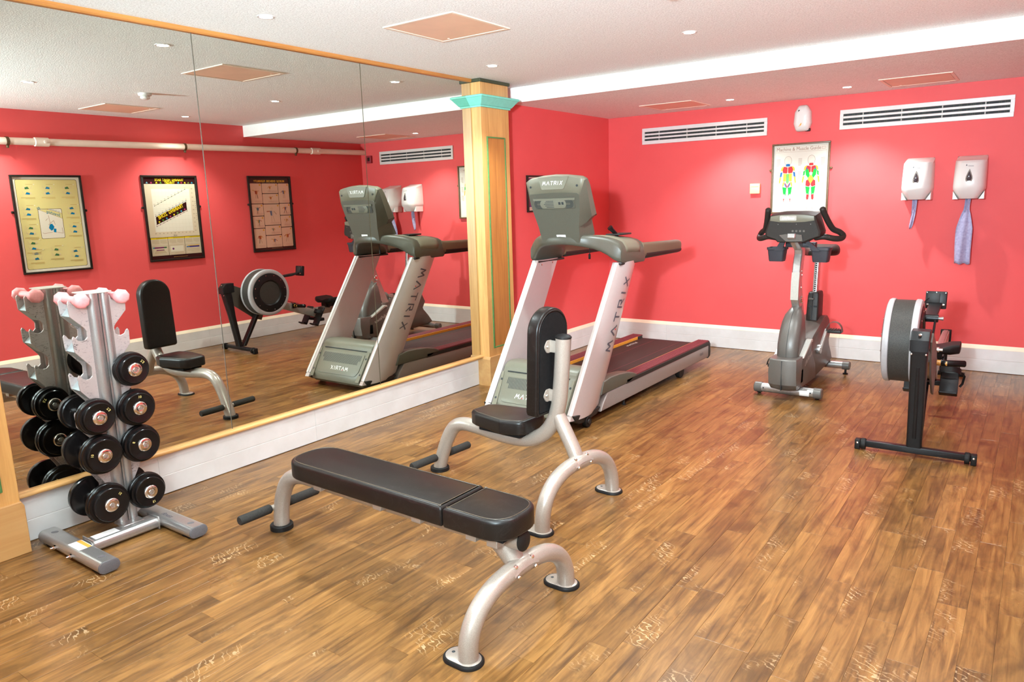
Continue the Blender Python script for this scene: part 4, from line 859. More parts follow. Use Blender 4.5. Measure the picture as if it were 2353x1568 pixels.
def flat_bench():
    t = thing('flat_bench', 'flat weight bench with long black pad and separate head pad, nearest the camera', 'bench', (.905, 2.045, 0), radians(-1.2))
    x = lambda wx: wx - .905
    r = .0355
    m = MB(); m.tube(spl([(0, 0, .008), (.012, 0, .10), (.04, 0, .19), (.09, 0, .265), (.17, 0, .305), (.30, 0, .314), (.7, 0, .312), (1.2, 0, .318), (1.475, 0, .330)], 7), r + .002, 20, up=(0, 1, 0)); sp = m.build('spine_tube', MT['champ'], t, angle=50)
    c = MB(); c.lathe([(.0375, 0), (.0392, .001), (.0392, .005), (.030, .010), (.012, .013), (0, .0135)], (1.4745, 0, .330), (1, 0, .06), 24); c.build('end_cap', MT['rubber'], sp)
    m = MB(); ol = [(q[0], q[1]) for q in rrect(.11, .11, .0545, 8)]; m.loft([[(q[0], q[1], 0) for q in ol], [(q[0], q[1], .022) for q in ol], [(q[0], q[1], .026) for q in inset(ol, .004)]]); m.build('foot_ring', MT['rubber'], t)
    a = arch(t, 1.452, -.300, .315, .222, r)
    saddle(a, 1.452, .005, .222, r, [(0, -.055, .7), (0, .045, .7), (0, -.055, 1.75), (0, .05, 1.75)])
    for y in (-.300, .315): foot_plate(t, 1.452, y)
    m = MB(); m.tube([(1.372, .0, .312), (1.40, .002, .275), (1.446, .005, .222)], [.044, .040, .036], 18, sx=1.0, sy=1.1); m.build('neck', MT['champ'], t, angle=50)
    # handle bar through the rear leg
    h = MB(); h.tube([(-.012, -.20, .115), (-.012, .22, .115)], .014, 12); hb = h.build('handle_bar', MT['champ'], t)
    for y0, y1 in ((-.215, -.045), (.055, .235)):
        g = MB(); g.tube([(-.012, y0, .115), (-.012, y0 + .006, .115), (-.012, y1 - .006, .115), (-.012, y1, .115)], [.019, .0225, .0225, .019], 16); g.build('grip', MT['foam'], hb)
    # pads
    y0, y1 = -.138, .118; tp = .0
    o1 = rpoly([(.245, y0), (1.203, y0), (1.203, y1), (.245, y1)], [.125, .010, .010, .125], 8)
    p = MB(); p.pad(o1, .365, .444, .016, 4); main = p.build('seat_pad', MT['vinyl'], t, angle=55)
    o2 = rpoly([(1.209, y0), (1.492, y0), (1.492, y1), (1.209, y1)], [.010, .115, .115, .010], 8)
    p = MB(); p.pad(o2, .365, .444, .016, 4); p.build('head_pad', MT['vinyl'], t, angle=55)
    for nm, ol in (('seam_piping', inset(o1, .017)), ('seam_piping', inset(o2, .017))):
        q = MB(); P = [(v[0], v[1], .4438) for v in ol] + [(ol[0][0], ol[0][1], .4438)]; q.tube(P, .0019, 6, False, up=(0, 0, 1)); q.build(nm, MT['seam'], t, angle=60)
    b = MB(); b.box((.30, -.10, .352), (1.185, .08, .367), .003, 1); b.box((1.225, -.10, .352), (1.46, .08, .367), .003, 1); b.build('pad_board', MT['vinyl_back'], t, angle=0)
    for bx in (.42, .80, 1.02, 1.30, 1.40):
        k = MB(); k.box((bx - .025, -.09, .318), (bx + .025, .07, .354), .003, 1); k.build('pad_bracket', MT['champ'], t)
flat_bench()
def utility_bench():
    t = thing('utility_bench', 'seated utility bench with upright black backrest between flat bench and treadmill', 'bench', (1.045, 3.060, 0), radians(-4.0)); r = .037
    m = MB(); P = spl([(.0, 0, .008), (.022, 0, .08), (.075, 0, .20), (.135, 0, .285), (.21, 0, .318), (.32, 0, .318), (.50, 0, .304), (.66, 0, .312), (.77, 0, .358), (.842, 0, .44), (.878, 0, .54), (.893, 0, .65), (.905, 0, .78), (.913, 0, .878)], 7)
    m.tube(P, r + .002, 20, up=(0, 1, 0)); mt = m.build('main_tube', MT['champ'], t, angle=50)
    c = MB(); c.lathe([(.039, 0), (.041, .002), (.041, .008), (.034, .015), (.015, .020), (0, .021)], (.913, 0, .877), (.05, 0, 1), 24); c.build('end_cap', MT['rubber'], mt)
    m = MB(); m.tube([(.868, 0, .49), (.905, 0, .42), (.96, -.003, .33), (.988, -.004, .27)], [r * .96, r, r, r], 20, up=(0, 1, 0)); m.build('strut_tube', MT['champ'], t, angle=50)
    a = arch(t, 1.0, -.315, .300, .262, r); saddle(a, 1.0, -.007, .262, r, [(0, -.055, .5), (0, .045, .5), (0, -.055, 1.65), (0, .05, 1.65)])
    for y in (-.315, .300): foot_plate(t, 1.0, y)
    m = MB(); ol = rrect(.11, .11, .0545, 8); m.loft([[(q[0], q[1], 0) for q in ol], [(q[0], q[1], .02) for q in ol], [(q[0], q[1], .024) for q in inset(ol, .004)]]); m.build('foot_ring', MT['rubber'], t)
    h = MB(); h.tube([(.018, -.20, .092), (.018, .20, .092)], .014, 12); hb = h.build('handle_bar', MT['champ'], t)
    for y0, y1 in ((-.235, -.045), (.045, .235)):
        g = MB(); g.tube([(.018, y0, .092), (.018, y0 + .006, .092), (.018, y1 - .006, .092), (.018, y1, .092)], [.019, .0225, .0225, .019], 16); g.build('grip', MT['foam'], hb)
    sh = [(.335, -.075), (.40, -.105), (.600, -.142), (.72, -.10), (.72, .10), (.600, .142), (.40, .105), (.335, .075)]
    ol = rpoly(sh, [.05, .05, .02, .05, .05, .02, .05, .05], 5); p = MB(); p.pad(ol, .366, .440, .016, 4, T(0, 0, 0)); p.build('seat_pad', MT['vinyl'], t, angle=55)
    q = MB(); il = inset(ol, .018); q.tube([(v[0], v[1], .4397) for v in il] + [(il[0][0], il[0][1], .4397)], .0019, 6, False, up=(0, 0, 1)); q.build('seam_piping', MT['seam'], t, angle=60)
    b = MB(); b.box((.40, -.08, .340), (.68, .08, .368), .003, 1); b.build('pad_board', MT['vinyl_back'], t, angle=0)
    k = MB(); k.box((.42, -.03, .31), (.64, .03, .345), .003, 1); k.build('seat_bracket', MT['champ'], t)
    # backrest: pad outline in its own plane, leaning back slightly
    W = .128; ol = [(-W + .02, -.27), (W - .02, -.27), (W - .006, -.264), (W, -.25)] + [(W * cos(a), .15 + .122 * sin(a)) for a in [pi * k / 22 for k in range(23)]] + [(-W, -.25), (-W + .006, -.264)]
    ax = Vector((.045, 0, 1)).normalized(); M = basis((.802, .008, .752), (0, -1, 0), ax)       # local z points towards -x
    p = MB(); p.pad(ol, -.035, .035, .018, 4, M); p.build('backrest_pad', MT['vinyl'], t, angle=55)
    q = MB(); il = inset(ol, .014); q.tube([M @ Vector((v[0], v[1], -.0355)) for v in il] + [M @ Vector((il[0][0], il[0][1], -.0355))], .0045, 8, False); q.build('back_piping', MT['vinyl'], t, angle=60)
    b = MB(); il = inset(ol, .022); b.loft([[tuple(M @ Vector((v[0], v[1], -.034))) for v in il], [tuple(M @ Vector((v[0], v[1], -.040))) for v in il]]); b.build('backing_board', MT['vinyl_back'], t, angle=30)
    for z in (.835, .585):
        for s in (-1,):
            k = MB(); xb = .846 + (z - .752) * .045
            k.prism(rpoly([(s * .005, z - .032), (s * .05, z - .032), (s * .072, z), (s * .05, z + .032), (s * .005, z + .032)][::1], .02, 4), 0, xb - .006, xb + .001, .001, 1)
            k.box((xb - .004, -.03, z - .03), (xb + .055, -.018, z + .03), .002, 1); o = k.build('bracket', MT['champ'], t, angle=35)
            b = MB(); b.lathe([(.009, 0), (.009, .002), (.006, .006), (0, .007)], (xb + .001, s * .048, z), (1, 0, 0), 10); b.build('bolt', MT['chrome'], o)
utility_bench()

# ---------------------------------------------------------------- treadmill
def treadmill():
    t = thing('treadmill', 'large grey treadmill with silver uprights beside the oak pillar', 'treadmill', (1.0, 4.04, 0))
    fy = lambda z: (z - .12) * .677                       # front line of the uprights
    # motor hood
    pr = [(.045, .045), (.012, .072), (fy(.125) + .008, .13), (fy(.32) + .004, .32), (fy(.335) + .012, .338), (fy(.36) - .002, .352), (fy(.375) + .004, .372), (.205, .386), (.26, .394), (.34, .385), (.43, .350), (.53, .285), (.60, .232), (.60, .07), (.10, .045)]
    m = MB(); m.prism(pr, 0, -.312, .312, .012, 3); hood = m.build('motor_hood', MT['tmid'], t, angle=35)
    m = MB(); m.prism([(.001, .085), (fy(.30) - .006 + .004, .30), (fy(.30) + .05, .30), (.06, .085)], 0, -.262, .262, .003, 2); 
    n = Vector((0, -1, .677)).normalized(); up = Vector((0, .677, 1)).normalized()
    fp = lambda x, z, d=0.0: Vector((x, fy(z) + .004, z)) + n * d
    q = MB(); ol = rpoly([(-.235, .0), (.235, .0), (.262, .045), (.262, .205), (-.262, .205), (-.262, .045)], [.04, .04, .04, .01, .01, .04], 4); M = basis(fp(0, .135, .0), (1, 0, 0), up)
    q.loft([[tuple(M @ Vector((v[0], v[1], .0))) for v in ol], [tuple(M @ Vector((v[0], v[1], .0045))) for v in ol], [tuple(M @ Vector((v[0], v[1], .006))) for v in inset(ol, .004)]]); fpan = q.build('front_panel', MT['tmid'], hood, angle=30)
    q = MB()
    for k in range(40):
        x = -.232 + .464 * k / 39; lo = .105 if 1 < k < 38 else .14
        q.quad([M @ Vector(v) for v in ((x - .0028, lo, .0064), (x + .0028, lo, .0064), (x + .0028, .190, .0064), (x - .0028, .190, .0064))])
    o = q.build('vent_slots', MT['slot'], fpan, angle=0, fix=False); o['kind'] = 'stuff'
    q = MB(); q.box((-.262, fy(.33) + .0, .327), (.262, fy(.33) + .03, .333)); q.build('hood_seam', MT['slot'], hood, angle=0)
    q = MB(); wdt, dots = wordmark(MB(), 'MATRIX', .032, None); W = basis(fp(-wdt / 2 - .02, .168, .0068), (1, 0, 0), up); _, dots = wordmark(q, 'MATRIX', .032, W); q.build('wordmark', MT['wtext'], fpan, angle=0, fix=False)
    q = MB(); q.add([tuple(W @ Vector((d[0] + .004 * cos(a), d[1] + .004 * sin(a), .0003))) for d in dots[:1] for a in [2 * pi * k / 10 for k in range(10)]], [tuple(range(10))]); q.build('red_dot', MT['red'], fpan, angle=0, fix=False)
    for s in (-1, 1):
        q = MB(); a = [(s * .266, .098), (s * .308, .098), (s * .308, .325), (s * .290, .325)]; q.loft([[tuple(fp(x, z, 0)) for x, z in a], [tuple(fp(x, z, .005)) for x, z in a]]); sp = q.build('side_strip', MT['tlight'], hood, angle=0)
        for z in (.155, .275):
            k = MB(); k.lathe([(.009, 0), (.009, .0007), (0, .0008)], fp(s * .291, z, .005), n, 14); k.build('screw_hole', MT['slot'], sp)
    q = MB(); q.quad([(-.12, .036, .052), (.02, .036, .052), (.02, .014, .076), (-.12, .014, .076)]); q.build('rating_label', MT['label'], hood, angle=0, fix=False)
    # uprights
    for s in (-1, 1):
        loops = []
        for z in (.085, .12, .3, .55, .8, 1.0, 1.09):
            f, r = fy(z), .40 + (z - .166) * .605; 
            if z < .1: f += .0; r = .30
            pts = []
            for k in range(13):
                u = k / 12; pts.append((s * (.362 + .034 * sin(pi * u) ** .8), f + (r - f) * u, z))
            for k in range(5):
                u = 1 - k / 4; pts.append((s * (.322 - .004 * sin(pi * u)), f + .006 + (r - f - .016) * u, z))
            loops.append(pts)
        m = MB(); m.loft(loops); up_ = m.build('upright', MT['upr'], t, angle=35)
        lip = MB(); lip.loft([[(s * .345, fy(z) - .003, z), (s * .366, fy(z) - .004, z), (s * .366, fy(z) + .005, z), (s * .345, fy(z) + .005, z)] for z in (.12, 1.09)]); lip.build('front_edge_highlight', MT['white'], up_, angle=0)  # bright highlight of the front edge, painted as a white strip
        # base shoe
        m = MB(); m.prism([(.0, .118), (.015, .075), (.06, .05), (.12, .045), (.30, .06), (.36, .10), (.18, .112)], 0, min(s * .318, s * .386), max(s * .318, s * .386), .008, 2); m.build('upright_shoe', MT['tdark'], up_, angle=35)
        # wordmark running up the outer face
        if True:
            q = MB(); wl, _ = wordmark(MB(), 'MATRIX', .080, None, .17, .36)
            ax = Vector((0, .62, 1)).normalized()
            def wrap(px, py):       # px along the upright, py across it, laid on the convex outer face
                z = .478 + px * ax.z; f, r = fy(z), .40 + (z - .166) * .605; u = .70 - py / (r - f); u = max(.02, min(.98, u)); return (s * (.3635 + .034 * sin(pi * u) ** .8), f + (r - f) * u, z)
            g = MB(); wordmark(g, 'MATRIX', .080, None, .17, .36)
            for f in g.f:
                P = [g.v[i] for i in f]; o4 = []
                for k in range(4): pass
                sub = 5; A, B, C_, D = [Vector(p) for p in P]
                for k in range(sub):
                    u0, u1 = k / sub, (k + 1) / sub; qd = [A.lerp(B, u0), A.lerp(B, u1), D.lerp(C_, u1), D.lerp(C_, u0)]
                    if s < 0: pts = [wrap(wl - v.x, .080 - v.y) for v in qd]
                    else: pts = [wrap(v.x, v.y) for v in qd]
                    q.quad(pts)
            q.build('wordmark', MT['dtext'], up_, angle=0, fix=False)
            k = MB(); c0 = wrap(.080 * (1.15 + .36) + .05, .012) if s > 0 else wrap(wl - .080 * (1.15 + .36) - .05, .068)
            k.lathe([(.006, 0), (.006, .001), (0, .0012)], c0, (s, 0, 0), 10); k.build('red_dot', MT['red'], up_)
        for z, dy in ((1.055, .07), (1.062, .22)):
            k = MB(); k.lathe([(.008, 0), (.008, .003), (.005, .005), (0, .005)], (s * .318, fy(z) + dy, z), (-s, 0, 0), 10); k.build('bolt', MT['chrome'], up_)
    # deck
    m = MB(); m.box((-.30, .50, .085), (.30, 2.40, .196), .004, 1); m.build('deck_frame', MT['tdark'], t, angle=0)
    m = MB(); m.prism([(.55, .1985), (2.33, .1985), (2.385, .188), (2.40, .16), (2.385, .125), (2.33, .11), (.6, .11), (.55, .12)], 0, -.272, .272); belt = m.build('belt', MT['belt'], t, angle=30)
    q = MB()
    for x in (-.12, .13): q.box((x - .0015, .58, .1982), (x + .0015, 2.33, .1989))
    q.build('belt_seam', MT['maroon'], belt, angle=0)
    for s in (-1, 1):
        q = MB(); a, b = sorted((s * .308, s * .388)); q.prism([(.36, .062), (2.40, .066), (2.44, .085), (2.44, .155), (2.41, .182), (.46, .182), (.40, .12)], 0, a, b, .010, 3); rl = q.build('side_rail', MT['rail'], t, angle=35)
        q = MB(); a, b = sorted((s * .30, s * .392)); q.prism([(.75, .180), (2.40, .180), (2.425, .20), (2.41, .213), (.75, .213)], 0, a, b, .003, 1); q.build('rail_edge', MT['tdark'], rl, angle=0)
        q = MB(); a, b = sorted((s * .300, s * .390)); q.prism([(2.405, .058), (2.455, .075), (2.462, .11), (2.455, .19), (2.42, .222), (2.405, .222)], 0, a, b, .006, 2); q.build('rear_cap', MT['tdark'], rl, angle=35)
        # ribbed maroon foot rail
        fr = MB(); fr.box((min(s * .282, s * .388), .80, .212), (max(s * .282, s * .388), 2.415, .224), .002, 1)
        for k in range(6):
            x = .296 + k * .0165; fr.box((min(s * (x - .005), s * (x + .005)), .81, .2235), (max(s * (x - .005), s * (x + .005)), 2.41, .2275), .0015, 1)
        fr.build('foot_rail', MT['maroon'], t, angle=0)
        q = MB(); a, b = sorted((s * .2785, s * .283)); q.box((a, .82, .196), (b, 2.30, .2225), .001, 1); q.build('inner_strip', MT['yellow'], t, angle=0)
        q = MB(); q.box((a - .0, 2.30, .19), (b, 2.40, .222), .003, 1); q.build('strip_end', MT['tdark'], t, angle=0)
        # shroud behind the upright
        q = MB(); a, b = sorted((s * .30, s * .392)); q.prism([(.36, .182), (.80, .182), (.93, .218), (.86, .246), (.76, .268), (.62, .282), (.50, .285), (.40, .27)], 0, a, b, .010, 3); q.build('side_shroud', MT['tgrey'], t, angle=35)
        # wheels
        q = MB(); q.lathe([(.0, -.018), (.036, -.018), (.040, -.014), (.040, .014), (.036, .018), (0, .018)], (s * .378, .17, .041), (1, 0, 0), 24); wl_ = q.build('front_wheel', MT['rubber'], t)
        q = MB(); q.lathe([(0, 0), (.018, 0), (.016, .006), (0, .007)], (s * .396, .17, .041), (s, 0, 0), 16); q.build('wheel_hub', MT['tdark'], wl_)
        q = MB(); q.lathe([(0, -.022), (.048, -.022), (.054, -.016), (.054, .016), (.048, .022), (0, .022)], (s * .362, 1.80, .054), (1, 0, 0), 24); q.build('rear_wheel', MT['rubber'], t)
        q = MB(); q.box((s * .335 - .012, 1.72, .05), (s * .335 + .012, 1.80, .12), .003, 1); q.build('wheel_bracket', MT['tdark'], t)
        q = MB(); q.lathe([(.016, 0), (.018, .006), (.008, .008), (.008, .06), (0, .06)], (s * .34, .80, .0), (0, 0, 1), 12); q.build('leveller', MT['tdark'], t)
    q = MB(); q.text('DECK', .030, basis((.3885, 2.24, .125), (0, 1, 0), (0, 0, 1)), .0006); q.build('deck_lettering', MT['dtext'], t, angle=0, fix=False)
    q = MB(); Mx = basis((.235, .76, .1990), (0, 1, 0), (-1, 0, 0)); wordmark(q, 'MATRIX', .032, Mx); q.stroke([((-.05, -.014), (.26, -.014)), ((-.05, .046), (.26, .046))], .003, Mx); q.build('belt_wordmark', MT['wtext'], belt, angle=0, fix=False)
    q = MB(); Mx = basis((-.20, 1.95, .1990), (0, 1, 0), (-1, 0, 0)); wordmark(q, 'MATRIX', .030, Mx); q.build('belt_wordmark', MT['wtext'], belt, angle=0, fix=False)
    # yoke
    st = [(-.392, 1.15, 1.085, .675, 1.03), (-.388, 1.19, 1.078, .66, 1.06), (-.365, 1.226, 1.080, .655, 1.07), (-.335, 1.246, 1.100, .63, 1.06), (-.30, 1.261, 1.134, .60, 1.02), (-.265, 1.271, 1.160, .57, .96), (-.22, 1.281, 1.184, .525, .87), (-.16, 1.284, 1.202, .485, .79), (-.08, 1.282, 1.213, .465, .76), (0, 1.281, 1.217, .46, .75)]
    st = st + [(-a, b, c, d, e) for a, b, c, d, e in st[-2::-1]]; loops = []
    for x, zt, zb, y0, y1 in st:
        h = zt - zb; ww = y1 - y0
        loops.append([(x, (y0 + y1) / 2 + q_[0], (zt + zb) / 2 + q_[1] + (q_[0] / ww) * -.02) for q_ in rrect(ww, h, min(h * .36, .035), 4)])
    m = MB(); m.loft(loops); yk = m.build('console_yoke', MT['tgrey'], t, angle=40)
    m = MB(); loops = []
    for x, zt, zb, y0, y1 in st:
        if abs(x) < .20: continue
    for s in (-1, 1):
        m = MB(); L = []
        for x, zt, zb, y0, y1 in (st[:8] if s < 0 else st[-8:]):
            L.append([(x, y0 + (y1 - y0) * u, zt + .0035 - .012 * (abs(u - .5) * 2) ** 3 - (u - .5) * .02) for u in (.14, .3, .5, .7, .88)])
        vs = [p for l in L for p in l]; m.add(vs, [(i * 5 + j, i * 5 + j + 1, i * 5 + 6 + j, i * 5 + 5 + j) for i in range(len(L) - 1) for j in range(4)]); o = m.build('yoke_top', MT['tlight'], yk, angle=60); so = o.modifiers.new('t', 'SOLIDIFY'); so.thickness = .004; so.offset = -1
        m = MB(); m.box((min(s * .318, s * .388), .665, 1.070), (max(s * .318, s * .388), 1.045, 1.086), .004, 1); m.build('yoke_gasket', MT['tdark'], yk)
        # handrails
        L = []
        for y, zc, hh, ww in ((1.03, 1.158, .112, .066), (1.10, 1.152, .110, .066), (1.45, 1.148, .102, .064), (1.70, 1.146, .096, .060), (1.745, 1.145, .088, .056), (1.765, 1.144, .068, .044)): L.append([(s * .357 + q_[0], y, zc + q_[1]) for q_ in rrect(ww, hh, .026, 5)])
        m = MB(); m.loft(L); hr = m.build('handrail', MT['brown'], t, angle=45)
        L = []
        for y, zc, hh, ww in ((1.08, 1.122, .058, .069), (1.45, 1.120, .052, .067), (1.70, 1.118, .048, .063), (1.755, 1.119, .042, .055)): L.append([(s * .357 + q_[0], y, zc - .006 + q_[1]) for q_ in rrect(ww, hh, .024, 5)])
        m = MB(); m.loft(L); m.build('handrail_underside', MT['darkrub'], hr, angle=45)
    # lever and tray on the right shoulder
    m = MB(); m.lathe([(.0, 0), (.013, 0), (.016, .07), (.0205, .088), (.019, .094), (0, .095)], (.275, .83, 1.272), (-.35, -.55, .62), 16); m.build('incline_lever', MT['urethane'], t)
    m = MB(); m.box((.20, .78, 1.276), (.315, .98, 1.288), .006, 2); m.build('tray', MT['tdark'], t)
    m = MB(); m.box((-.30, .70, 1.275), (-.20, .86, 1.287), .005, 2); m.build('cup_lid', MT['tdark'], t)
    m = MB(); m.tube([(.10, .72, 1.22), (.102, .72, 1.17), (.098, .722, 1.14)], .003, 8); m.box((.090, .716, 1.105), (.106, .728, 1.143), .003, 1); m.build('safety_clip', MT['rubber'], t)
    # console
    B0 = Vector((0, .475, 1.255)); u = Vector((0, -.255, 1)).normalized(); C = basis(B0, (1, 0, 0), u)      # local z = towards the front (-y)
    half = lambda P: P + [(-a, b) for a, b in P[::-1] if abs(a) > 1e-6]
    bk = half([(0, -.015), (.155, -.015), (.168, .10), (.196, .225), (.207, .305), (.206, .330), (.192, .342), (.10, .346), (0, .348)])
    md = half([(0, -.012), (.172, -.012), (.180, .105), (.232, .150), (.246, .375), (.240, .418), (.212, .436), (.10, .452), (0, .457)])
    fr = half([(0, .10), (.172, .105), (.180, .115), (.228, .140), (.241, .375), (.235, .414), (.208, .432), (.10, .448), (0, .453)])
    D1 = lambda b: -(.040 + max(0, .45 - b) * .17); D2 = lambda b: -(.082 + max(0, .45 - b) * .26)
    m = MB(); m.loft([[tuple(C @ Vector((a, b, -.0))) for a, b in bk], [tuple(C @ Vector((a * 1.02, b, -.006))) for a, b in bk], [tuple(C @ Vector((a, b, D1(b)))) for a, b in md], [tuple(C @ Vector((a, b, D2(b)))) for a, b in md], [tuple(C @ Vector((a, b, D2(b) - .007))) for a, b in fr]]); co = m.build('console_shell', MT['tgrey'], t, angle=22)
    # lighter facet over the top, with a raised badge
    A = [(.206, .330), (.192, .342), (.10, .346), (0, .348)]; E_ = [(.240, .418), (.212, .436), (.10, .452), (0, .457)]
    A = A + [(-a, b) for a, b in A[-2::-1]]; E_ = E_ + [(-a, b) for a, b in E_[-2::-1]]
    m = MB(); va = [tuple(C @ Vector((a * 1.015, b - .002, -.004))) for a, b in A]; vb = [tuple(C @ Vector((a, b, D1(b) + .003))) for a, b in E_]; vc = [tuple(C @ Vector((a, b + .002, D2(b) + .004))) for a, b in E_]
    m.add(va + vb + vc, [(r_ * 7 + k, r_ * 7 + k + 1, (r_ + 1) * 7 + k + 1, (r_ + 1) * 7 + k) for r_ in (0, 1) for k in range(6)]); o = m.build('console_top_band', MT['tlight'], co, angle=25); so = o.modifiers.new('t', 'SOLIDIFY'); so.thickness = .005; so.offset = 0
    P0 = C @ Vector((0, .347, -.004)); P1 = C @ Vector((0, .457, D1(.457) + .003)); FB = basis(P0, (1, 0, 0), P1 - P0)
    m = MB(); pts = rpoly([(-.128, .112), (-.096, .022), (.086, .022), (.128, .112)], [.002, .018, .018, .002], 3); m.loft([[tuple(FB @ Vector((a, b, .0))) for a, b in pts], [tuple(FB @ Vector((a, b, .007))) for a, b in inset(pts, .002)]]); bg = m.build('console_badge', MT['tlight'], co, angle=30)
    m = MB(); wdt, _ = wordmark(MB(), 'MATRIX', .024, None, .17, .26); wordmark(m, 'MATRIX', .024, FB @ T(-wdt / 2 - .004, .056, .0074), .17, .26); m.build('wordmark', MT['wtext'], bg, angle=0, fix=False)
    for s in (-1, 1):
        k = MB(); k.lathe([(.008, 0), (.008, .001), (0, .0012)], FB @ Vector((s * .192, .045, .003)), FB.to_3x3() @ Vector((0, 0, 1)), 12); k.build('screw_hole', MT['slot'], co)
    # speaker / port strip
    m = MB(); ol = rrect(.335, .075, .012, 4); m.loft([[tuple(C @ Vector((a, b + .272, .0))) for a, b in ol], [tuple(C @ Vector((a, b + .272, .004))) for a, b in inset(ol, .003)]]); vp = m.build('port_panel', MT['tgrey'], co, angle=30)
    m = MB(); m.loft([[tuple(C @ Vector((a, b, c))) for a, b in ((-.172, .297), (.172, .297), (.172, .312), (-.172, .312))] for c in (-.0, .010)]); m.build('port_hood', MT['tmid'], vp, angle=0)
    m = MB(); ol = rrect(.215, .062, .03, 6); m.loft([[tuple(C @ Vector((a - .01, b + .270, .003))) for a, b in ol], [tuple(C @ Vector((a - .01, b + .270, .0075))) for a, b in ol], [tuple(C @ Vector((a - .01, b + .270, .0085))) for a, b in inset(ol, .003)]]); pod = m.build('port_pod', MT['tmid'], vp, angle=30)
    g = MB(); gm = C @ T(0, .270, .0089)
    for k in range(5): g.stroke([((-.085 + .01 * abs(k - 2), -.022 + k * .011), (-.005, -.022 + k * .011))], .0042, gm)
    g2 = C @ T(0, .270, .0046)
    for k in range(4):
        r = .010 + k * .0065
        for s, cx in ((-1, -.128), (1, .112)):
            P = [(cx + s * 0.012, r)] + [(cx + s * (.012 + r * .95 * sin(a)), r * cos(a)) for a in [pi * j / 8 for j in range(1, 8)]] + [(cx + s * .012, -r)]; P = [(cx - s * .018, r)] + P + [(cx - s * .018, -r)]
            g.stroke(list(zip(P[:-1], P[1:])), .0034, g2)
    o = g.build('speaker_grooves', MT['slot'], vp, angle=0, fix=False); o['kind'] = 'stuff'
    for x in (.045, .070):
        m = MB(); m.loft([[tuple(C @ Vector((a + x, b + .275, c))) for a, b in rrect(.017, .019, .001, 1)] for c in (.0084, .0092)]); m.build('port', MT['slot'], pod, angle=0)
    m = MB(); m.quad([C @ Vector(v) for v in ((-.022, .018, .0006), (.052, .018, .0006), (.050, .044, .0006), (-.026, .044, .0006))]); m.build('serial_label', MT['label'], co, angle=0, fix=False)
    # screen on the user's side
    m = MB(); m.loft([[tuple(C @ Vector((a, b, D2(b) - .0075))) for a, b in ((-.20, .16), (.20, .16), (.20, .42), (-.20, .42))], [tuple(C @ Vector((a, b, D2(b) - .009))) for a, b in ((-.20, .16), (.20, .16), (.20, .42), (-.20, .42))]]); m.build('display', MT['urethane'], co, angle=0)
treadmill()

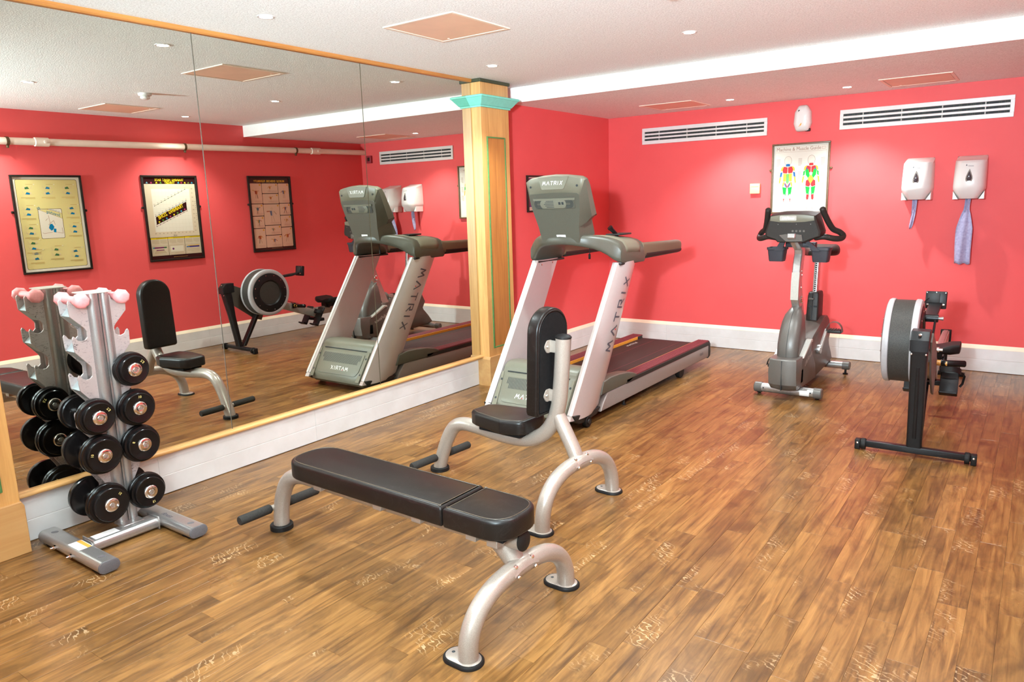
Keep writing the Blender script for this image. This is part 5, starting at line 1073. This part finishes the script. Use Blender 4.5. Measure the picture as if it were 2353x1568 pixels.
# ---------------------------------------------------------------- exercise bike
def bike():
    t = thing('exercise_bike', 'grey upright exercise bike in front of the muscle poster', 'exercise bike', (2.322, 5.60, 0))
    yy = lambda w: w - 5.60
    # stabilisers
    for nm, y, hw, r, z in (('front_stabiliser', yy(5.66), .205, .036, .052), ('rear_stabiliser', yy(6.63), .205, .032, .075)):
        m = MB(); m.tube([(-hw, y, z), (hw, y, z)], r, 20); st = m.build(nm, MT['steel'], t)
        for s in (-1, 1):
            c = MB(); c.tube([(s * (hw - .012), y, z), (s * (hw + .04), y, z), (s * (hw + .047), y, z)], [r + .005, r + .005, r - .002], 20); ec = c.build('end_cap', MT['bgrey'], st)
            if nm[0] == 'r':
                f = MB(); f.lathe([(0, 0), (.02, 0), (.022, .006), (.009, .012), (.009, z - r), (0, z - r)], (s * (hw + .012), y, 0), (0, 0, 1), 14); f.build('leveller', MT['rubber'], ec)
            else:
                f = MB(); f.lathe([(0, -.012), (.03, -.012), (.032, 0), (.03, .012), (0, .012)], (s * (hw + .012), y + .01, .032), (1, 0, 0), 18); f.build('transport_wheel', MT['rubber'], ec)
                b = MB(); b.lathe([(.006, 0), (.006, .002), (0, .003)], (s * (hw - .03), y - r + .001, z + .004), (0, -1, 0), 8); b.build('screw', MT['slot'], st)
        if nm[0] == 'f':
            q = MB(); n = 6
            for k in range(n):
                a0, a1 = -.75 + k * .2, -.55 + k * .2; q.quad([(x_, y - (r + .0006) * cos(a_), z + (r + .0006) * sin(a_)) for x_, a_ in ((.095, a0), (.165, a0), (.165, a1), (.095, a1))])
            q.build('serial_label', MT['label'], st, angle=60, fix=False)
    def side(poly, hw0, name, mat, crown=.012, par=t, ang=35):
        P = [(yy(a), b) for a, b in poly]; m = MB(); ins = inset(P, crown * 1.6) if crown else P
        m.loft([[(-hw0, a, b) for a, b in ins], [(-hw0 + crown, a, b) for a, b in P], [(hw0 - crown, a, b) for a, b in P], [(hw0, a, b) for a, b in ins]]); return m.build(name, MT[mat], par, angle=ang)
    # main body shell, seen from the side (y, z), counter-clockwise
    body = side([(5.60, .075), (5.70, .062), (6.08, .066), (6.42, .085), (6.60, .10), (6.68, .118), (6.61, .205), (6.53, .285), (6.52, .31), (6.565, .38), (6.50, .50), (6.46, .527), (6.38, .528), (6.03, .425), (5.90, .365), (5.86, .36), (5.62, .29)], .098, 'body_shell', 'bmid', .014)
    # front lower block, widening towards the camera
    L = []
    for z, y0, hw in ((.072, 5.555, .070), (.088, 5.515, .100), (.13, 5.478, .108), (.23, 5.462, .108), (.318, 5.470, .104), (.326, 5.476, .100)):
        L.append([(-hw, yy(5.66), z), (-hw, yy(y0 + .055), z), (-hw * .94, yy(y0 + .022), z), (-hw * .5, yy(y0 + .004), z), (0, yy(y0), z), (hw * .5, yy(y0 + .004), z), (hw * .94, yy(y0 + .022), z), (hw, yy(y0 + .055), z), (hw, yy(5.66), z)])
    m = MB(); m.loft(L); fb = m.build('front_shroud', MT['bgrey'], t, angle=30)
    m = MB(); m.box((-.0012, yy(5.462), .09), (.0012, yy(5.50), .318)); m.build('shroud_seam', MT['slot'], fb, angle=0)
    for s in (-1, 1):
        P = [(5.64, .090), (6.06, .078), (6.03, .20), (5.885, .345), (5.90, .415), (5.86, .418), (5.655, .322), (5.62, .30), (5.60, .12)]
        m = MB(); x0, x1 = sorted((s * .085, s * .108)); m.prism([(yy(a), b) for a, b in P], 0, x0, x1, .006, 2); sd = m.build('side_cover', MT['bmid'], t, angle=35)
        q = MB(); q.prism([(yy(a), b) for a, b in ((5.64, .315), (5.665, .308), (5.87, .400), (5.905, .398), (5.90, .420), (5.86, .424))], 0, min(s * .07, s * .112), max(s * .07, s * .112), .003, 1); q.build('ledge_strip', MT['badge'], sd, angle=0)
        q = MB(); d = Vector((0, s * 1.0, s * .30)); q.text('LifeFitness', .052, basis((s * .1086, yy(5.80), .285), d, (0, -.3, 1)), .0007, shear=.35); q.build('wordmark', MT['badge'], sd, angle=0, fix=False)
    # tall curved fairing
    L = []
    for z, yf, yb, hw in ((.318, 5.575, 5.69, .076), (.33, 5.572, 5.70, .079), (.42, 5.576, 5.86, .079), (.51, 5.614, 5.85, .078), (.58, 5.655, 5.84, .073), (.63, 5.694, 5.835, .062), (.665, 5.745, 5.83, .044), (.69, 5.79, 5.828, .030)):
        pts = [(-hw * .82, yy(yb), z), (-hw, yy(yf + .055), z), (-hw * .93, yy(yf + .026), z), (-hw * .6, yy(yf + .007), z), (0, yy(yf), z), (hw * .6, yy(yf + .007), z), (hw * .93, yy(yf + .026), z), (hw, yy(yf + .055), z), (hw * .82, yy(yb), z)]; L.append(pts)
    m = MB(); m.loft(L); fa = m.build('fairing', MT['bgrey'], t, angle=45)
    m = MB(); P = [(0, yy(yf) - .0008, z) for z, yf in ((.322, 5.573), (.42, 5.576), (.51, 5.614), (.58, 5.655), (.63, 5.694), (.665, 5.745))]; m.tube(P, .0014, 6); m.build('fairing_seam', MT['slot'], fa)
    # silver neck
    nf = [(.44, 5.90, 6.005), (.55, 5.84, 5.955), (.66, 5.80, 5.905), (.735, 5.752, 5.872), (.80, 5.735, 5.845), (.88, 5.738, 5.82), (.95, 5.753, 5.835), (1.02, 5.768, 5.85), (1.085, 5.795, 5.875), (1.115, 5.79, 5.875), (1.16, 5.70, 5.80), (1.205, 5.595, 5.71), (1.222, 5.575, 5.70), (1.25, 5.580, 5.70)]
    L = [[(-.030, yy(b), z), (-.030, yy(a + .006), z), (-.024, yy(a), z), (.024, yy(a), z), (.030, yy(a + .006), z), (.030, yy(b), z)] for z, a, b in nf]
    m = MB(); m.loft(L); nk = m.build('neck', MT['steel'], t, angle=25)
    m = MB(); m.loft([[(-.0285, yy(5.735) - .0015, .742), (.0285, yy(5.735) - .0015, .742), (.0285, yy(5.735), .74), (-.0285, yy(5.735), .74)], [(-.0285, yy(5.7335), .80), (.0285, yy(5.7335), .80), (.0285, yy(5.745), .80), (-.0285, yy(5.745), .80)], [(-.0285, yy(5.736), .88), (.0285, yy(5.736), .88), (.0285, yy(5.745), .88), (-.0285, yy(5.745), .88)], [(-.0285, yy(5.7505), .95), (.0285, yy(5.7505), .95), (.0285, yy(5.76), .95), (-.0285, yy(5.76), .95)]]); m.build('neck_front_plate', MT['badge'], nk, angle=30)
    for s in (-1, 1):
        k = MB(); k.lathe([(0, 0), (.026, 0), (.028, .004), (.024, .010), (.010, .012), (0, .012)], (s * .030, yy(5.83), .735), (s, 0, 0), 20); kb = k.build('neck_badge', MT['chrome'], nk)
        for z, y in ((.955, 5.80), (.925, 5.81), (.83, 5.80)):
            b = MB(); b.lathe([(.006, 0), (.005, .004), (0, .005)], (s * .030, yy(y), z), (s, 0, 0), 8); b.build('bolt', MT['chrome'], nk)
    # console
    L = []
    for d, k, dz in ((0, .94, 0), (.008, 1.0, 0), (.09, 1.04, .012), (.15, 1.02, .02), (.165, .97, .022)):
        P = [(-.105, 1.185), (.085, 1.185), (.125, 1.205), (.192, 1.228), (.197, 1.258), (.168, 1.345), (.158, 1.378), (.08, 1.388), (-.08, 1.388), (-.158, 1.378), (-.168, 1.345), (-.197, 1.258), (-.192, 1.228), (-.125, 1.205)]
        L.append([(a * k, yy(5.605) + d - (b - 1.2) * .10, 1.28 + (b - 1.28) * k + dz * ((b - 1.18) / .2)) for a, b in P])
    m = MB(); m.loft(L); cs = m.build('console', MT['bdark'], t, angle=25)
    yb = lambda z: yy(5.605) - (z - 1.2) * .10
    m = MB(); P = [(-.158, 1.344), (-.09, 1.334), (0, 1.331), (.09, 1.334), (.155, 1.344), (.152, 1.376), (.08, 1.386), (0, 1.388), (-.08, 1.386), (-.152, 1.376)]; m.loft([[(a, yb(b) + .01, b) for a, b in P], [(a, yb(b) - .003, b) for a, b in P], [(a, yb(b) - .004, b) for a, b in inset(P, .002)]]); bd = m.build('console_band', MT['tlight'], cs, angle=30)
    m = MB(); P = rrect(.118, .036, .006, 3); m.loft([[(a - .028, yb(b + 1.362) - .003, b + 1.362) for a, b in P], [(a - .028, yb(b + 1.362) - .0055, b + 1.362) for a, b in P]]); pl = m.build('name_plate', MT['badge'], bd, angle=0)
    m = MB(); m.text('LifeFitness', .024, basis((-.028, yb(1.362) - .0062, 1.362), (1, 0, 0), (0, -.1, 1)), .0006, sx=.86, shear=.45); m.build('wordmark', MT['wtext'], pl, angle=0, fix=False)
    for x in (-.10, .03, .13):
        b = MB(); b.lathe([(.003, 0), (.002, .002), (0, .002)], (x, yb(1.318), 1.318), (0, -1, 0), 8); b.build('screw', MT['steel'], cs)
    q = MB()
    for k in range(4): q.loft([[(a + .005 + .026 * k, yb(1.268) - d_, b + 1.268) for a, b in rrect(.014, .014, .001, 1)] for d_ in (-.002, .0012)])
    q.build('port_covers', MT['bmid'], cs, angle=0)
    m = MB(); P = [(-.09, 1.238), (-.05, 1.245), (.03, 1.246), (.072, 1.240), (.078, 1.195), (.03, 1.192), (-.04, 1.192)]; m.loft([[(a, yb(b) + .005, b) for a, b in P[::-1]], [(a, yb(b) - .012, b) for a, b in P[::-1]]]); br = m.build('console_bracket', MT['bgrey'], cs, angle=20)
    for x, z in ((-.078, 1.236), (.062, 1.236), (.064, 1.200), (-.036, 1.197)):
        b = MB(); b.lathe([(.004, 0), (.003, .003), (0, .003)], (x, yb(z) - .012, z), (0, -1, 0), 8); b.build('bolt', MT['chrome'], br)
    # handlebars
    for s in (-1, 1):
        P = spl([(s * .14, yy(5.70), 1.215), (s * .20, yy(5.70), 1.222), (s * .265, yy(5.745), 1.206), (s * .298, yy(5.80), 1.206), (s * .302, yy(5.835), 1.225), (s * .28, yy(5.81), 1.252), (s * .245, yy(5.77), 1.275), (s * .222, yy(5.725), 1.325), (s * .206, yy(5.685), 1.375), (s * .192, yy(5.65), 1.425)], 6)
        m = MB(); m.tube(P, .0215, 16, round_end=1); m.build('handlebar', MT['bdark'], t)
        m = MB(); m.tube([(s * .13, yy(5.69), 1.222), (s * .235, yy(5.712), 1.218)], .0165, 14); m.build('bar_stub', MT['bgrey'], t)
    # cup holders
    for s, cxs in ((-1, -.137), (1, .180)):
        L = []
        for z, k in ((1.035, .78), (1.05, .84), (1.122, .96), (1.124, 1.06), (1.142, 1.06)): L.append([(cxs + q_[0] * k, yy(5.735) + q_[1] * k, z) for q_ in rrect(.128, .115, .016, 3)])
        L.append([(cxs + q_[0] * .96, yy(5.735) + q_[1] * .95, 1.142) for q_ in rrect(.128, .115, .016, 3)]); L.append([(cxs + q_[0] * .80, yy(5.735) + q_[1] * .80, 1.05) for q_ in rrect(.128, .115, .016, 3)])
        m = MB(); m.loft(L); ch = m.build('cup_holder', MT['cup'], t, angle=35)
        m = MB(); a0, a1 = s * .06, cxs - s * .03; m.loft([[(a0, yy(5.665), 1.205), (a0 + s * .035, yy(5.665), 1.20), (a0 + s * .035, yy(5.68), 1.20), (a0, yy(5.68), 1.205)], [(a1 - s * .02, yy(5.668), 1.122), (a1 + s * .035, yy(5.668), 1.118), (a1 + s * .035, yy(5.69), 1.118), (a1 - s * .02, yy(5.69), 1.122)]]); m.build('holder_arm', MT['cup'], ch, angle=0)
    m = MB(); m.box((-.10, yy(5.80), 1.135), (.12, yy(5.86), 1.175), .006, 2); m.build('holder_bridge', MT['cup'], t)
    # seat column, post and saddle
    L = []
    for z, y0, y1, hw in ((.505, 6.285, 6.46, .046), (.56, 6.292, 6.465, .047), (.70, 6.310, 6.475, .044), (.726, 6.316, 6.475, .040), (.734, 6.325, 6.465, .034)): L.append([(q_[0], yy((y0 + y1) / 2) + q_[1], z) for q_ in rrect(hw * 2, y1 - y0, .014, 3)])
    m = MB(); m.loft(L); sc = m.build('seat_column', MT['bdark'], t, angle=35)
    for x in (-.022, .022):
        b = MB(); b.box((x - .013, yy(6.297), .610), (x + .013, yy(6.31), .624), .002, 1); b.build('column_slot', MT['slot'], sc)
    b = MB(); b.box((-.03, yy(6.285), .672), (.010, yy(6.315), .688), .004, 2); b.build('adjust_latch', MT['bmid'], sc)
    b = MB(); b.box((-.0012, yy(6.283), .51), (.0012, yy(6.30), .73)); b.build('column_seam', MT['slot'], sc, angle=0)
    lean = .09
    m = MB(); m.loft([[(q_[0], yy(6.385) + (z - .70) * lean + q_[1], z) for q_ in rrect(.036, .075, .006, 3)] for z in (.70, 1.05)]); sp = m.build('seat_post', MT['steel'], t, angle=30)
    q = MB(); q.loft([[(x, yy(6.385) + (z - .70) * lean - .0378 - d, z) for x in (-.008, .008) for d in (0, .001)][:2] + [(.008, yy(6.385) + (z - .70) * lean - .0390, z), (-.008, yy(6.385) + (z - .70) * lean - .0390, z)] for z in (.74, 1.03)]); q.build('scale_strip', MT['slot'], sp, angle=0)
    q = MB()
    for k in range(16): z = .75 + k * .017; q.quad([(-.005, yy(6.385) + (z - .70) * lean - .0396, z), (.005, yy(6.385) + (z - .70) * lean - .0396, z), (.005, yy(6.385) + (z - .70) * lean - .0396, z + .006), (-.005, yy(6.385) + (z - .70) * lean - .0396, z + .006)])
    q.build('scale_marks', MT['wtext'], sp, angle=0, fix=False)
    L = []
    for y, hw, zt, zb in ((6.20, .022, 1.085, 1.062), (6.215, .034, 1.09, 1.05), (6.28, .050, 1.095, 1.04), (6.36, .090, 1.10, 1.035), (6.44, .138, 1.115, 1.032), (6.50, .150, 1.125, 1.03), (6.545, .140, 1.122, 1.035), (6.565, .115, 1.105, 1.05)):
        L.append([(q_[0], yy(y), (zt + zb) / 2 + q_[1] - .012 * (q_[0] / hw) ** 2) for q_ in rrect(hw * 2, zt - zb, (zt - zb) * .42, 4)])
    m = MB(); m.loft(L); m.build('saddle', MT['bdark'], t, angle=60)
    # cranks and pedals
    for s, a in ((1, radians(62)), (-1, radians(62 + 180))):
        c0 = Vector((s * .112, yy(6.12), .30)); e = c0 + Vector((s * .02, cos(a) * .165, sin(a) * .165))
        m = MB(); m.lathe([(0, -.02), (.036, -.02), (.04, .0), (.036, .012), (0, .014)], c0, (s, 0, 0), 24); cr = m.build('crank_hub', MT['steel'], t)
        d = (e - c0).normalized(); nn = Vector((s, 0, 0)).cross(d).normalized(); m = MB(); m.loft([[tuple(c0 + d * k + nn * w_ + Vector((s * (.006 + g), 0, 0))) for w_, g in ((-h, -.008), (h, -.008), (h, .008), (-h, .008))] for k, h in ((0, .022), (.16, .014), (.175, .010))]); m.build('crank_arm', MT['steel'], cr, angle=0)
        pc = e + Vector((s * .075, 0, 0)); m = MB(); m.box((pc.x - .052, pc.y - .045, pc.z - .016), (pc.x + .052, pc.y + .045, pc.z + .010), .006, 2)
        for k in range(5): m.box((pc.x - .045 + k * .02, pc.y - .04, pc.z + .009), (pc.x - .035 + k * .02, pc.y + .04, pc.z + .014), .001, 1)
        pd = m.build('pedal', MT['bdark'], t, angle=35)
        m = MB(); P = [(pc.x - .058, pc.y - .03, pc.z)] + [(pc.x - .058 * cos(b_), pc.y - .025, pc.z + .075 * sin(b_)) for b_ in [pi * k / 14 for k in range(1, 14)]] + [(pc.x + .058, pc.y - .03, pc.z)]
        L = [[(p[0], p[1] - .02, p[2]), (p[0], p[1] + .02, p[2]), (p[0] * 1 + (p[0] - pc.x) * .05, p[1] + .02, pc.z + (p[2] - pc.z) * 1.05), (p[0] + (p[0] - pc.x) * .05, p[1] - .02, pc.z + (p[2] - pc.z) * 1.05)] for p in P]; m.loft(L); m.build('pedal_strap', MT['bmid'], pd, angle=40)
bike()

# ---------------------------------------------------------------- rowing machine
def rower():
    t = thing('rowing_machine', 'black rowing machine with a large round flywheel by the right wall', 'rowing machine', (3.31, 4.68, 0), radians(2.0))
    yy = lambda w: w - 4.68
    # front foot and two struts
    m = MB(); m.box((-.262, -.020, .022), (.262, .020, .060), .004, 2); ft = m.build('front_foot', MT['rblack'], t, angle=35)
    for s in (-1, 1):
        q = MB(); q.box((s * .255 - .03 * (s < 0), -.022, .022), (s * .255 + .03 * (s > 0), .022, .062), .003, 1); q.box((min(s * .285, s * .315), -.024, .002), (max(s * .285, s * .315), .024, .062), .005, 2); q.build('end_plug', MT['rubber'], ft, angle=35)
        q = MB(); q.lathe([(0, -.013), (.032, -.013), (.034, -.009), (.034, .009), (.032, .013), (0, .013)], (s * .268, -.004, .036), (1, 0, 0), 24); q.build('caster_wheel', MT['rubber'], ft)
        q = MB(); q.lathe([(.006, 0), (.006, .004), (0, .005)], (s * .30, -.024, .045), (0, -1, 0), 8); q.build('bolt', MT['chrome'], ft)
    def post(P, w0, d0, nm):
        L = []
        for (y, z), w_, d_ in zip(P, w0, d0): L.append([(q_[0], y + q_[1], z) for q_ in rrect(w_, d_, .012, 4)])
        m = MB(); m.loft(L); return m.build(nm, MT['rblack'], t, angle=40)
    p1 = post([(.0, .058), (-.055, .40), (-.085, .60), (-.095, .66)], [.080, .082, .084, .084], [.045, .055, .085, .09], 'front_post')
    m = MB(); m.tube([(0, -.026, .12), (0, -.082, .42), (0, -.11, .56)], .012, 10, sx=1, sy=1); m.build('post_rib', MT['rblack'], p1)
    post([(.05, .055), (.14, .20), (.26, .40)], [.07, .07, .07], [.045, .045, .045], 'rear_strut')
    m = MB(); m.prism([(-.155, .655), (-.02, .665), (-.02, .765), (-.115, .765), (-.155, .72)], 0, -.048, .048, .006, 2); hb = m.build('post_head', MT['rblack'], t, angle=30)
    b = MB(); b.lathe([(.009, 0), (.008, .004), (0, .005)], (0, -.14, .748), (0, -.7, .7), 10); b.build('head_screw', MT['chrome'], hb)
    for s in (-1, 1):
        b = MB(); b.lathe([(.006, 0), (.005, .004), (0, .005)], (s * .036, -.145, .64), (0, -1, 0), 8); b.build('bolt', MT['chrome'], p1)
    # flywheel housing: axis along x, left of the posts
    cx, cy, cz, R = -.122, yy(4.985), .632, .254
    def ring(pr, nm, mt, par=t, ang=35, n=56): m = MB(); m.lathe(pr, (cx, cy, cz), (1, 0, 0), n); return m.build(nm, MT[mt], par, angle=ang)
    dr = ring([(0, -.058), (R * .985, -.058), (R * .985, .058), (0, .058)], 'flywheel_drum', 'perf')
    for s in (-1, 1):
        ring([(R * .70, s * .056), (R, s * .056), (R * 1.012, s * .060), (R * 1.012, s * .078), (R * .99, s * .088), (R * .93, s * .094), (R * .86, s * .094), (R * .82, s * .088), (R * .70, s * .086)], 'rim', 'rgrey', dr)
        ring([(0, s * .084), (R * .84, s * .084), (R * .845, s * .096), (R * .80, s * .100), (R * .55, s * .102), (R * .53, s * .098), (R * .50, s * .088), (0, s * .088)], 'side_cover', 'rblack', dr)
        ring([(0, s * .0885), (R * .50, s * .0885), (R * .50, s * .0900), (0, s * .0905)], 'side_screen', 'perf', dr)
        for k in range(12):
            a = 2 * pi * k / 12 + .2; b = MB(); b.lathe([(.005, 0), (.004, .003), (0, .003)], (cx + s * .1005, cy + R * .76 * cos(a), cz + R * .76 * sin(a)), (s, 0, 0), 8); b.build('screw', MT['chrome'], dr)
    m = MB(); m.lathe([(0, 0), (.016, 0), (.016, .012), (.009, .014), (.009, .030), (0, .031)], (.062, yy(4.93), .600), (1, 0, 0), 14); m.build('axle_nut', MT['chrome'], t)
    m = MB(); m.prism([(yy(4.60), .70), (yy(4.68), .74), (yy(5.02), .60), (yy(5.10), .48), (yy(5.02), .30), (yy(4.93), .33), (yy(4.70), .50)], 0, .046, .058, .003, 1); m.build('side_plate', MT['bmid'], t, angle=30)
    # main beam sloping down to the footrest, then the monorail
    def bar(p0, p1, w_, h_, nm, mt, par=t):
        p0, p1 = Vector(p0), Vector(p1); d = (p1 - p0).normalized(); uz = Vector((1, 0, 0)).cross(d).normalized(); m = MB(); m.loft([[tuple(p + Vector((q_[0], 0, 0)) + uz * q_[1]) for q_ in rrect(w_, h_, .006, 2)] for p in (p0, p1)]); return m.build(nm, MT[mt], par, angle=35)
    bar((0, yy(4.95), .56), (0, yy(5.78), .262), .060, .088, 'main_beam', 'ralu')
    bar((0, yy(4.97), .607), (0, yy(5.50), .43), .006, .006, 'chain', 'rubber')
    mr = bar((0, yy(5.72), .305), (0, yy(7.02), .330), .052, .085, 'monorail', 'ralu')
    bar((0, yy(5.72), .351), (0, yy(7.0), .374), .034, .008, 'seat_track', 'steel', mr)
    rl = post([(yy(6.98), .02), (yy(6.96), .30)], [.05, .05], [.05, .05], 'rear_leg'); m = MB(); m.box((-.16, yy(6.955), .0), (.16, yy(7.005), .03), .006, 2); m.build('rear_foot', MT['rubber'], t)
    m = MB(); m.box((-.04, yy(7.005), .275), (.04, yy(7.04), .38), .006, 2); m.build('rail_end_cap', MT['rblack'], mr)
    # seat on its carriage
    L = []
    for x, zt, zb, y0, y1 in ((-.150, .430, .385, 5.87, 6.03), (-.145, .440, .375, 5.85, 6.05), (-.09, .432, .366, 5.83, 6.07), (-.03, .412, .372, 5.82, 6.06), (0, .408, .375, 5.82, 6.04), (.03, .412, .372, 5.82, 6.06), (.09, .432, .366, 5.83, 6.07), (.145, .440, .375, 5.85, 6.05), (.150, .430, .385, 5.87, 6.03)):
        L.append([(x, yy((y0 + y1) / 2) + q_[0], (zt + zb) / 2 + .026 + q_[1]) for q_ in rrect(y1 - y0, zt - zb, (zt - zb) * .4, 4)])
    m = MB(); m.loft(L); st = m.build('seat', MT['rubber'], t, angle=60)
    m = MB(); m.box((-.045, yy(5.86), .345), (.045, yy(6.02), .40), .004, 1); m.lathe([(0, -.055), (.018, -.055), (.018, .055), (0, .055)], (0, yy(5.90), .352), (1, 0, 0), 14); m.build('seat_carriage', MT['rblack'], st)
    # footrests with straps
    m = MB(); m.box((-.13, yy(5.70), .20), (.13, yy(5.76), .235), .004, 1); m.build('footrest_bar', MT['rblack'], t)
    for s in (-1, 1):
        M = basis((s * .108, yy(5.70), .275), (1, 0, 0), (0, .50, .86)); m = MB(); m.box((-.055, -.14, -.008), (.055, .10, .006), .005, 2, M); m.box((-.055, -.14, 0), (.055, -.125, .05), .004, 1, M); fr = m.build('footrest', MT['rblack'], t, angle=35)
        k = MB(); L = []
        for j in range(15):
            a = pi * j / 14; L.append([tuple(M @ Vector((-.066 * cos(a) , .03 + dy, .006 + .062 * sin(a) * e))) for dy, e in ((-.02, 1), (.02, 1), (.02, 1.06), (-.02, 1.06))])
        k.loft(L); k.build('foot_strap', MT['rubber'], fr, angle=40)
        k = MB(); k.tube([M @ Vector(v) for v in ((.066, .03, .01), (.085, .02, -.03), (.075, -.02, -.09), (.06, -.04, -.10))], .008, 8, sx=.3, sy=1); k.build('strap_tail', MT['rubber'], fr)
        k = MB(); k.box((-.05, -.02, .006), (.05, .09, .012), .002, 1, M); k.build('heel_slider', MT['tdark'], fr)
    # handle resting in its hook
    hy, hz = yy(5.42), .420
    m = MB(); m.tube([(-.10, hy, hz), (.10, hy, hz)], .019, 16); h = m.build('handle', MT['wood'], t)
    for s in (-1, 1):
        g = MB(); g.tube([(s * .065, hy, hz), (s * .10, hy + .004, hz), (s * .195, hy + .02, hz + .002)], .0215, 16, round_end=1); g.build('grip', MT['urethane'], h)
    m = MB(); m.box((-.04, hy - .03, hz - .03), (.04, hy + .01, hz - .015), .003, 1); m.box((-.04, hy - .035, hz - .03), (-.03, hy + .02, hz + .03), .003, 1); m.box((.03, hy - .035, hz - .03), (.04, hy + .02, hz + .03), .003, 1); m.build('handle_hook', MT['rblack'], t)
    # monitor on its folding arm
    for x in (-.045, .040):
        bar((x * .8, yy(4.90), .60), (x * .8, yy(5.12), .75), .012, .034, 'arm_side', 'rblack')
    m = MB(); m.tube([(-.047, yy(5.12), .758), (.047, yy(5.12), .758)], .024, 18); pv = m.build('arm_pivot', MT['rblack'], t)
    k = MB(); k.tube([(.047, yy(5.12), .758), (.074, yy(5.12), .758)], [.008, .012], 10); k.build('pivot_knob', MT['steel'], pv)
    bar((0, yy(5.12), .760), (0, yy(5.53), .790), .074, .022, 'monitor_arm', 'rblack')
    M = basis((0, yy(5.555), .815), (1, 0, 0), (0, .12, 1)); m = MB(); m.box((-.062, -.058, -.022), (.062, .058, .016), .007, 2, M); mo = m.build('monitor', MT['rblack'], t, angle=35)
    k = MB(); k.box((-.050, -.018, .015), (.022, .044, .026), .004, 2, M); k.build('battery_cover', MT['tdark'], mo, angle=35)
    k = MB(); k.box((-.05, -.045, -.0235), (.05, .046, -.021), .001, 1, M); k.build('screen', MT['badge'], mo, angle=0)
    for x, y in ((-.054, .049), (0, .051), (.054, .049)):
        b = MB(); b.lathe([(.003, 0), (.002, .002), (0, .002)], M @ Vector((x, y, .016)), M.to_3x3() @ Vector((0, 0, 1)), 8); b.build('screw', MT['chrome'], mo)
    for s in (-1, 1):
        b = MB(); b.lathe([(.008, 0), (.007, .012), (0, .013)], (s * .040, yy(5.525), .788), (s, 0, 0), 10); b.build('hinge_bolt', MT['chrome'], mo)
    b = MB(); b.tube(spl([(-.04, yy(5.53), .83), (-.06, yy(5.50), .81), (-.058, yy(5.42), .775), (-.04, yy(5.3), .765)], 5), .003, 6); b.build('sensor_cable', MT['rubber'], t)
rower()
